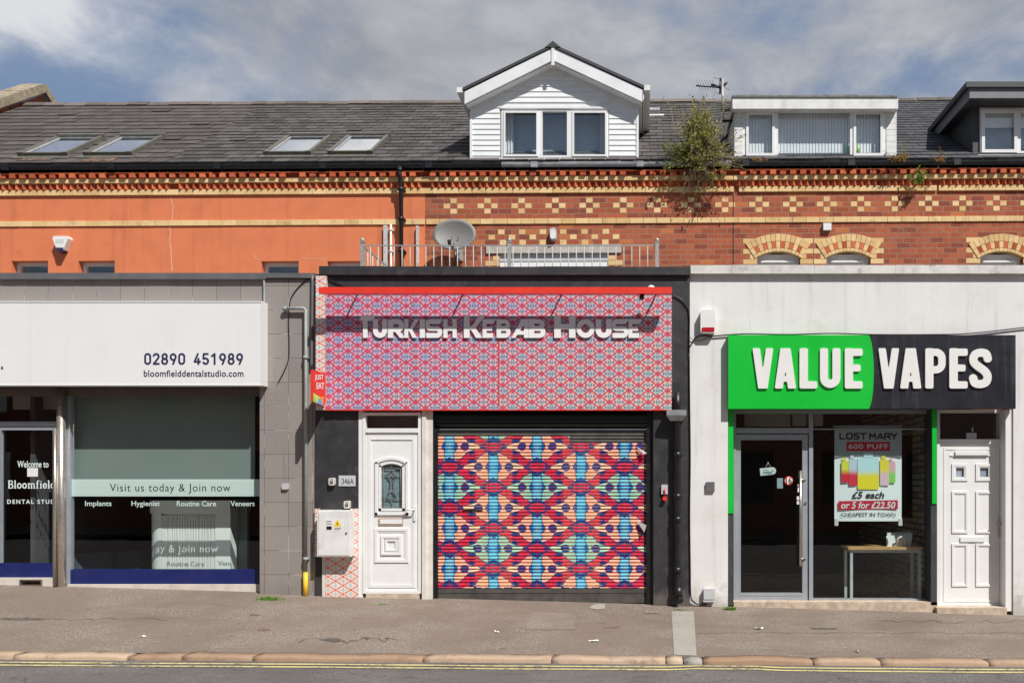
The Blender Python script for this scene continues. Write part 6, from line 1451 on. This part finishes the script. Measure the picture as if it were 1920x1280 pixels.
def chair(x, y, rot, label):
    t = thing('chair', label, 'chair', (x, y, zf), 'waiting chairs behind the clinic window'); R = Matrix.Rotation(rot, 4, 'Z')
    def W(mb, name, mat):
        for i, v in enumerate(mb.v): mb.v[i] = R @ v + Vector((x, y, zf))
        return mb.build(name, mat, t)
    g = MB(); g.rrect(-.25, .25, .40, .48, .03, -.25, .25); W(g, 'seat', M['chairdark'])
    g = MB()
    for i in range(8):
        a0, a1 = math.radians(-80+160*i/8), math.radians(-80+160*(i+1)/8)
        for s_ in (0, 1):
            rr_ = .27-.03*s_; pts = [(rr_*math.sin(a0), rr_*math.cos(a0)-.02, .46), (rr_*math.sin(a1), rr_*math.cos(a1)-.02, .46), (rr_*math.sin(a1), rr_*math.cos(a1)+.03, .84), (rr_*math.sin(a0), rr_*math.cos(a0)+.03, .84)]
            g.face(pts if s_ else pts[::-1], smooth=True)
    W(g, 'backrest', M['chairdark'])
    for sx_, sy_ in ((-1, -1), (1, -1), (-1, 1), (1, 1)):
        g = MB(); g.tube([(sx_*.24, sy_*.24, 0), (sx_*.18, sy_*.18, .41)], [.013, .019], 8); W(g, 'leg', M['chairleg'])
chair(PX(170, .95), .95, .25, 'dark waiting chair nearest the clinic door post'); chair(PX(226, 1.1), 1.15, -.5, 'dark waiting chair between the other chair and the reception desk')

# ---------------------------------------------------------------- things on the upper storey and roofs
rl = thing('railing', 'grey metal balcony railing on the flat roof behind the black parapet', 'railing', (PX(955, .45), .45, PZ(500)))
Yr_ = .40; zr, zb = PZ(459.5, Yr_), PZ(508, Yr_)
g = MB(); g.box(PX(680, Yr_), PX(1232, Yr_), Yr_-.008, Yr_+.008, zr-.013, zr); g.box(PX(680, Yr_), PX(1232, Yr_), Yr_-.006, Yr_+.006, zb-.22, zb-.2)
for px in (680, 1232): X = PX(px, Yr_); g.box(X-.008, X+.008, Yr_, 3.65, zr-.02, zr)
g.build('rail', M['galv'], rl)
for px in (680, 955, 1232):
    g = MB(); X = PX(px, Yr_); g.box(X-.024, X+.024, Yr_-.024, Yr_+.024, zb-.25, zr+.03); g.box(X-.03, X+.03, Yr_-.03, Yr_+.03, zr+.03, zr+.042); g.ellipsoid((X, Yr_, zr+.065), .028, .028, .028, 12, 8); g.build('post', M['galv'], rl)
px = 694.5
while px < 1226:
    if abs(px-955) > 6:
        g = MB(); X = PX(px, Yr_); g.tube([(X, Yr_, zb-.21), (X, Yr_, zr-.015)], .0068, 6); g.build('baluster', M['balus'] if 'balus' in M else M.setdefault('balus', pbr('baluster_paint', (.46, .44, .41), .5, .1, 20)), rl)
    px += 14.85
for k in range(1, 16):
    for px in (680, 1232):
        g = MB(); X = PX(px, Yr_); g.tube([(X, Yr_+k*.2, zb-.21), (X, Yr_+k*.2, zr-.015)], .0085, 6); g.build('baluster', M['balus'], rl)

ds = thing('satellite_dish', 'grey oval satellite dish on the brick wall above the railing', 'satellite dish', (PX(853, 3.4), 3.4, PZ(470, 3.4)))
c = Vector((PX(853, 3.38), 3.38, PZ(442, 3.38))); rx, rz_ = 40.5*(D+3.38)/F, 30.5*(D+3.38)/F; tilt_ = math.radians(-9); n, nr = 40, 6
def dp_(k, j, off=0):
    a = 2*math.pi*k/n; r_ = j/nr; v = Vector((rx*r_*math.cos(a), -.075*(r_*r_-1)-off-.06, rz_*r_*math.sin(a))); return c+Matrix.Rotation(tilt_, 3, 'X') @ v*1.0
g = MB()
for j in range(nr):
    for k in range(n):
        if j == 0:
            g.face([dp_(0, 0), dp_(k, 1), dp_(k+1, 1)], smooth=True); g.face([dp_(0, 0, -.012), dp_(k+1, 1, -.012), dp_(k, 1, -.012)], smooth=True)
        else:
            g.face([dp_(k, j), dp_(k, j+1), dp_(k+1, j+1), dp_(k+1, j)], smooth=True); g.face([dp_(k, j, -.012), dp_(k+1, j, -.012), dp_(k+1, j+1, -.012), dp_(k, j+1, -.012)], smooth=True)
for k in range(n): g.face([dp_(k, nr), dp_(k, nr, -.012), dp_(k+1, nr, -.012), dp_(k+1, nr)], smooth=False)
g.build('dish', pbr('dish_grey', (.21, .205, .195), .55, .06, 5, dirt=(.22, .2, .17), dirt_amt=.25), ds)
g = MB(); f0 = Vector((c.x-.005, c.y-.05, PZ(462, 3.38))); g.tube([f0+Vector((0, -.01, .02)), f0+Vector((0, -.06, -.05)), f0+Vector((.0, -.30, -.09))], .013, 8); g.tube([f0+Vector((0, -.28, -.09)), f0+Vector((0, -.36, -.02))], .028, 10)
for dx in (-6, 6): g.ellipsoid((PX(853+dx, 3.35), 3.35, PZ(446, 3.35)), .010, .02, .010, 8, 5)
g.build('receiver_arm', M['blackplastic'], ds)
g = MB(); g.tube([c+Vector((0, .05, -.1)), c+Vector((0, .12, -.22)), c+Vector((0, .32, -.22))], .02, 8); g.box(c.x-.07, c.x+.07, 3.67, 3.70, c.z-.34, c.z-.1); g.build('mount', M['galv'], ds)
cable([(858, 470, 3.6), (855, 482, 3.66), (852, 500, 3.68)], 'black cable dropping from the satellite dish', .008)

def wall_pipe(px, w_, c, label, mat, Y=3.64, flat=True, cat_='pipe', name='trunking'):
    t = thing(name, label, cat_, (PX(px, Y), Y, PZ(500, Y))); g = MB(); X = PX(px, Y); r_ = w_*(D+Y)/F/2
    if flat:
        g.box(X-r_, X+r_, Y, YW-.001, 4.0, PZ(c, Y)); g.build('cover', mat, t); g = MB()
        for py in range(int(c)+6, 500, 22): g.ellipsoid((X, Y-.001, PZ(py, Y)), .008, .004, .008, 8, 5)
        g.build('screw', M['greymetal'], t)
    else:
        g.tube([(X, Y, 4.0), (X, Y, PZ(c, Y))], r_, 12); g.build('pipe', mat, t); g = MB()
        for py in range(int(c)+10, 500, 40): g.tube([(X, Y, PZ(py, Y)-.02), (X, Y, PZ(py, Y)+.02)], r_+.006, 12); g.box(X-r_-.02, X+r_+.02, Y, YW-.001, PZ(py, Y)-.012, PZ(py, Y)+.012)
        g.build('clip', mat, t)
wall_pipe(722, 6.5, 422, 'broad pale grey trunking on the orange wall left of the downpipe', M['paleplastic'])
wall_pipe(733, 4, 421, 'thin pale pipe between the trunking and the black downpipe', M['pilaster'], flat=False, name='pipe')
wall_pipe(782, 4, 423, 'slim grey trunking on the orange wall next to the brickwork', M['paleplastic'])
t = thing('drainpipe', 'tall black downpipe from the gutter at the edge of the orange wall', 'pipe', (PX(752, 3.6), 3.6, 4))
g = MB(); X = PX(752, 3.58); g.tube([(X-.0, 3.50, PZ(312, 3.5)), (X, 3.50, PZ(330, 3.5)), (X, 3.58, PZ(352, 3.58)), (X, 3.60, 4.0)], .036, 12); g.build('pipe', M['blackplastic'], t)
g = MB()
for py in (322, 355, 410, 470): g.tube([(X, 3.58 if py > 340 else 3.5, PZ(py, 3.58)-.03), (X, 3.58 if py > 340 else 3.5, PZ(py, 3.58)+.03)], .045, 12); g.box(X-.06, X+.06, 3.58, YW-.001, PZ(py, 3.58)-.014, PZ(py, 3.58)+.014)
g.build('clip', M['blackplastic'], t)

a2 = thing('alarm_box', 'white tapered alarm box with dark blue base on the orange wall', 'alarm', (PX(113, YW), YW, PZ(457, YW)))
Ya = 3.58; g = MB(); g.prism([(PX(106, Ya), PZ(468, Ya)), (PX(119, Ya), PZ(468, Ya)), (PX(127.5, Ya), PZ(447, Ya)), (PX(126, Ya), PZ(442.5, Ya)), (PX(100, Ya), PZ(442.5, Ya)), (PX(98.5, Ya), PZ(447, Ya))], Ya, YW-.001); g.build('case', M['whiteplastic'], a2)
g = MB(); g.prism([(PX(109, Ya), PZ(472, Ya)), (PX(117, Ya), PZ(472, Ya)), (PX(119.5, Ya), PZ(464.5, Ya)), (PX(105.5, Ya), PZ(464.5, Ya))], Ya-.012, YW-.001); lab(g.build('lens', M['navy'], a2), 'dark blue lens'); g = MB()
for i in range(3): g.pbox(104, 120, 449+i*2.6, 450+i*2.6, Ya-.002, Ya)
g.build('faint_print', M['paleplastic'], a2)
s2 = thing('wall_light', 'white oval bulkhead light above the balcony window', 'light', (PX(1036.5, YW), YW, PZ(437, YW)))
Ya = 3.60; X = PX(1036.5, Ya); g = MB(); g.rrect(X-.058, X+.058, PZ(449.5, Ya), PZ(426, Ya), .055, Ya+.02, YW-.001, k=8); g.rrect(X-.05, X+.05, PZ(448.5, Ya), PZ(427, Ya), .048, Ya, Ya+.02, k=8); g.build('case', M['paleplastic'], s2)
g = MB(); g.rrect(X-.044, X+.044, PZ(448, Ya), PZ(432, Ya), .04, Ya-.012, Ya, k=8); g.build('diffuser', M['whiteplastic'], s2)
g = MB(); g.pbox(1544, 1559, 418, 431, 3.64, YW-.001); o = tag(g.build('vent', M['whiteplastic'], loc=(PX(1552, YW), YW, PZ(425, YW))), 'small square white vent on the brick wall under the cream course', 'vent')
rv = thing('roof_vent', 'little pale roof vent beside the gabled dormer', 'vent', (PX(1224, 5.6), 5.6, PZ(209, 5.6)))
x_, s_ = ray_roof(1226, 214); g = MB(T); sbox(g, x_-.12, x_+.12, s_-.1, s_+.12, 0, .10); g.build('hood', M['lead'], rv); g = MB(T); sbox(g, x_-.2, x_+.2, s_-.22, s_-.101, 0, .02); g.build('apron', M['oldwhite'], rv)

ae = thing('aerial', 'television aerial on a short mast beside the white flat dormer', 'aerial', (PX(1356, 4.4), 4.4, PZ(225, 4.4)))
Ye = 3.9; X = PX(1355, Ye); P_ = lambda px, py, dy=0: (PX(px, Ye), Ye+dy, PZ(py, Ye))
g = MB(); g.tube([P_(1354.5, 148), P_(1355.5, 224)], .020, 10); g.build('mast', M['galv'], ae)
g = MB(); g.tube([P_(1302, 187, -.5), P_(1345, 164, .0), P_(1352, 160, .05)], .013, 6); g.tube([P_(1333, 160), P_(1352, 164)], .028, 8); g.tube([P_(1350, 176), P_(1351, 147)], .018, 8); g.tube([P_(1357, 161), P_(1363, 155)], .020, 6)
g.build('boom', M['blackplastic'], ae); g = MB()
for i in range(7): 
    q = Vector(P_(1306+i*5.2, 185-i*2.8, -.48+.055*i)); g.tube([q+Vector((-.04, -.05, .07)), q+Vector((.04, .05, -.07))], .003, 5)
for a, c, b_, d in ((1338, 146, 1350, 148), (1357, 163, 1368, 170), (1340, 172, 1349, 178)): g.tube([P_(a, c), P_(b_, d)], .004, 5)
g.build('elements', M['charcoal'], ae)
for p0_, p1_ in ((P_(1352, 206), P_(1374, 206)), (P_(1354, 227), P_(1374, 227))): g = MB(); g.tube([p0_, p1_], .022, 6); g.build('bracket', M['blackplastic'], ae)

# plants in the gutter
def leaf_mat(name, c1, c2):
    m, nt, b = new_mat(name); r = rnd(nt)
    c = mixc(nt, c1, c2, r); setin(nt, b, 'Base Color', c); setin(nt, b, 'Roughness', .6); setin(nt, b, 'Specular IOR Level', .25)
    out = nt.nodes['Material Output']; t_ = nt.nodes.new('ShaderNodeBsdfTranslucent'); nt.links.new(mixc(nt, c, (.6, .7, .1), .3).v, t_.inputs[0]); mx_ = nt.nodes.new('ShaderNodeMixShader'); mx_.inputs[0].default_value = .3
    nt.links.new(b.outputs[0], mx_.inputs[1]); nt.links.new(t_.outputs[0], mx_.inputs[2]); nt.links.new(mx_.outputs[0], out.inputs[0]); return m
M['leaf'] = leaf_mat('shrub_leaf', (.13, .15, .03), (.54, .46, .17)); M['leafdark'] = leaf_mat('shrub_leaf_dark', (.06, .085, .025), (.20, .23, .07)); M['twig'] = pbr('twig', (.26, .20, .14), .8, .2, 20)
M['rust'] = leaf_mat('rusty_weed', (.30, .15, .05), (.50, .30, .10)); M['grass'] = leaf_mat('grass_blade', (.08, .20, .03), (.22, .40, .07))
def leaf(mb, p, L, w_, dirv=None, m=0):
    d = (dirv or Vector((random.gauss(0, 1), random.gauss(0, 1), random.gauss(0, .8)))).normalized(); s_ = d.cross(Vector((random.gauss(0, 1), random.gauss(0, 1), random.gauss(0, 1)))).normalized(); nrm = d.cross(s_)
    p = Vector(p); a, b_ = p+d*L*.5+s_*w_+nrm*w_*.4, p+d*L*.5-s_*w_+nrm*w_*.4; r = random.random()
    mb.face([p, a, p+d*L, b_], m=m, r=r)
sb = thing('shrub', 'large wild shrub growing out of the gutter between the two white dormers', 'shrub', (PX(1318, 3.5), 3.5, PZ(306, 3.5)))
base = Vector((PX(1316, 3.5), 3.5, PZ(306, 3.5))); tw = MB(); lf = MB(); q_ = random.Random(3); random.seed(11)

def stem(e, r0=.011, bow=.08, start=None):
    s0 = start or base+Vector((random.gauss(0, .05), random.gauss(0, .02), 0)); mid = s0.lerp(e, .45)+Vector((random.gauss(0, bow), random.gauss(0, bow*.5)-.02, random.uniform(0, .08))); m2 = s0.lerp(e, .78)+Vector((random.gauss(0, bow*.5), 0, random.uniform(0, .05)))
    pts = [Vector(q) for q in cat([s0, mid, m2, e], 4)]; tw.tube(pts, [r0*(1-.85*i/(len(pts)-1)) for i in range(len(pts))], 5, caps=False); return pts
def leafy(pts, n, f0, sc, kind, L=(.035, .085), w_=(.007, .016)):
    for _ in range(n):
        t = f0+(1-f0)*random.random(); k = min(int(t*(len(pts)-1)), len(pts)-2); q = pts[k].lerp(pts[k+1], t*(len(pts)-1)-k); d_ = (pts[k+1]-pts[k]).normalized()
        v = (d_*random.uniform(.2, 1)+Vector((random.gauss(0, .7), random.gauss(0, .7), random.gauss(.1, .6))))
        leaf(lf, q+Vector((random.gauss(0, sc), random.gauss(0, sc), random.gauss(0, sc))), random.uniform(*L), random.uniform(*w_), v, m=kind if random.random() < .85 else 1-kind)
def tgt(px, py, dy=0): Y = 3.45+dy; return Vector((PX(px, Y), Y, PZ(py, Y)))
for _ in range(58):                                        # leafy shoots, thickest up the middle
    py = random.triangular(188, 320, 250); wdt = 34 if 205 < py < 300 else 24
    leafy(stem(tgt(1312+random.gauss(0, wdt*.55), py, random.uniform(-.12, .22))), 46, .45, .034, 0)
for px, py in ((1296, 268), (1335, 300), (1350, 318), (1322, 322), (1306, 236), (1330, 246), (1345, 276), (1300, 215), (1318, 300)):   # bright tufts
    for _ in range(4): leafy(stem(tgt(px+random.gauss(0, 8), py+random.gauss(0, 8), random.uniform(-.15, .05)), .007), 26, .7, .028, 0)
for _ in range(22): leafy(stem(tgt(random.uniform(1246, 1296), random.uniform(270, 318), random.uniform(-.1, .1)), .008), 42, .4, .04, 1)
for _ in range(24): leafy(stem(tgt(random.gauss(1315, 34), random.uniform(172, 230), random.uniform(0, .3)), .008), 14, .6, .02, 0, (.025, .05))
for _ in range(44): leafy(stem(tgt(random.uniform(1345, 1402), random.uniform(228, 318), random.uniform(-.25, .1)), .006, .05), random.choice((0, 0, 3, 10)), .6, .02, 0, (.025, .05))
for _ in range(20): leafy(stem(tgt(random.uniform(1244, 1345), random.uniform(322, 372), random.uniform(-.02, .1)), .007, .05), random.choice((0, 2, 12)), .4, .03, 1)
for _ in range(8):                                         # dry roots hanging on the brickwork
    x = random.uniform(1275, 1330); P_ = [Vector((PX(x+random.gauss(0, 4)+k*random.gauss(0, 2), 3.6), 3.55+min(k, 2)*.04, PZ(318+k*random.uniform(9, 14), 3.6))) for k in range(6)]; tw.tube(P_, [.007, .006, .005, .004, .003, .0015], 5, caps=False)
tw.build('branches', M['twig'], sb); lf.build('foliage', [M['leaf'], M['leafdark']], sb)
def weed(name, px, py, Y, n, spread, height, mat, label, L=.05, w_=.008, cat_='weed', ground=False):
    b0 = gp(px, py) if ground else Vector((PX(px, Y), Y, PZ(py, Y))); t = MB(); s_ = MB()
    for i in range(n):
        e = b0+Vector((random.gauss(0, spread), random.gauss(0, spread*.5), abs(random.gauss(height*.6, height*.3)))); s_.tube([b0+Vector((random.gauss(0, spread*.3), 0, 0)), b0.lerp(e, .6)+Vector((0, 0, height*.1)), e], [.004, .003, .001], 4, caps=False)
        for _ in range(6): leaf(t, b0.lerp(e, random.uniform(.3, 1)), L*random.uniform(.6, 1.2), w_)
    th = thing(name, label, cat_, b0); s_.build('stems', mat, th); t.build('leaves', mat, th)
weed('weed', 1683, 302, 3.45, 26, .10, .12, M['rust'], 'rusty brown tuft in the gutter under the white flat dormer')
weed('weed', 1696, 304, 3.45, 7, .035, .34, M['leaf'], 'tall thin green weed standing in the gutter beside the rusty tuft')
weed('weed', 1764, 302, 3.45, 9, .09, .22, M['rust'], 'thin reddish weed in the gutter below the black dormer')
weed('weed', 1722, 345, 3.5, 16, .09, .30, M['grass'], 'bright green fern sprouting from the cornice', .07, .014)
weed('weed', 1418, 301, 3.45, 10, .12, .04, M['rust'], 'low brown moss tuft in the gutter under the left casement')
def grass(px, py, n, spread, h_, label):
    b0 = gp(px, py); g = MB()
    for i in range(n):
        p = b0+Vector((random.gauss(0, spread), random.gauss(0, spread*.3), -.005)); p.z = gz(p.x, p.y)-.004; d = Vector((random.gauss(0, .45), random.gauss(0, .45), 1)).normalized()*h_*random.uniform(.4, 1); s_ = Vector((.004, .002, 0))
        g.face([p-s_, p+s_, p+d*.6+s_*.6+Vector((0, 0, 0)), p+d+Vector((d.x*.4, d.y*.4, -.01)), p+d*.6-s_*.6], r=random.random())
    tag(g.build('small_weed_plant', M['grass'], loc=b0), label, 'grass')
grass(503, 1124, 240, .07, .07, 'bright green grass tuft at the foot of the tiled pier'); grass(715, 1133, 60, .06, .03, 'thin grass sprouting below the white front door'); grass(1369, 1143, 110, .035, .08, 'small weeds at the left end of the shop step'); grass(1274, 1143, 70, .05, .035, 'mossy weeds at the foot of the black downpipe')
def paper(px, py, s_, label, mat='whiteplastic'):
    b0 = gp(px, py); g = MB(); pts = [[b0+Vector((s_*(i-1.5)*.5+random.gauss(0, .008), s_*(j-1)*.4+random.gauss(0, .008), .004+abs(random.gauss(0, .010)))) for i in range(4)] for j in range(3)]
    for j in range(2):
        for i in range(3): g.face([pts[j][i], pts[j][i+1], pts[j+1][i+1], pts[j+1][i]])
    tag(g.build('paper_scrap', M[mat], loc=b0), label, 'litter')
paper(1113, 1202, .06, 'crumpled white wrapper lying on the pavement below the shutter'); paper(933, 1185, .03, 'tiny flattened scrap of paper in front of the patterned shutter'); paper(1605, 1222, .03, 'small white scrap near the kerb in front of the vape shop'.replace('vape', 'white')); paper(1422, 1179, .06, 'pale torn tissue on the pavement before the grey glazed door', 'paper'); paper(266, 1194, .025, 'tiny white scrap on the pavement before the clinic window')

# ---------------------------------------------------------------- the other side of the road, seen only in the glass
ox = thing('terrace_house', 'brick terrace across the road mirrored in the shop glass', 'house', (0, -14.2, 0))
g = MB(); hs = []
for i in range(-10, 10): hs += [(i*2.6+.4, i*2.6+1.5, .8, 2.4), (i*2.6+.5, i*2.6+1.4, 3.6, 5.0)]
g.wall(-28, 28, -.8, 6.2, -14.5, -14.2, hs); 
g.build('wall', M['brick_far'], ox); g = MB()
for h_ in hs[6:-6]: g = MB(); g.box(h_[0], h_[1], -14.4, -14.36, h_[2], h_[3]); g.build('window', M['interior'], ox)
g = MB(); g.prismx([(-14.0, 6.15), (-14.0, 6.3), (-17.5, 8.6), (-21, 6.3), (-21, 6.15)], -28, 28); g.build('roof', M['slate_dark'], ox)
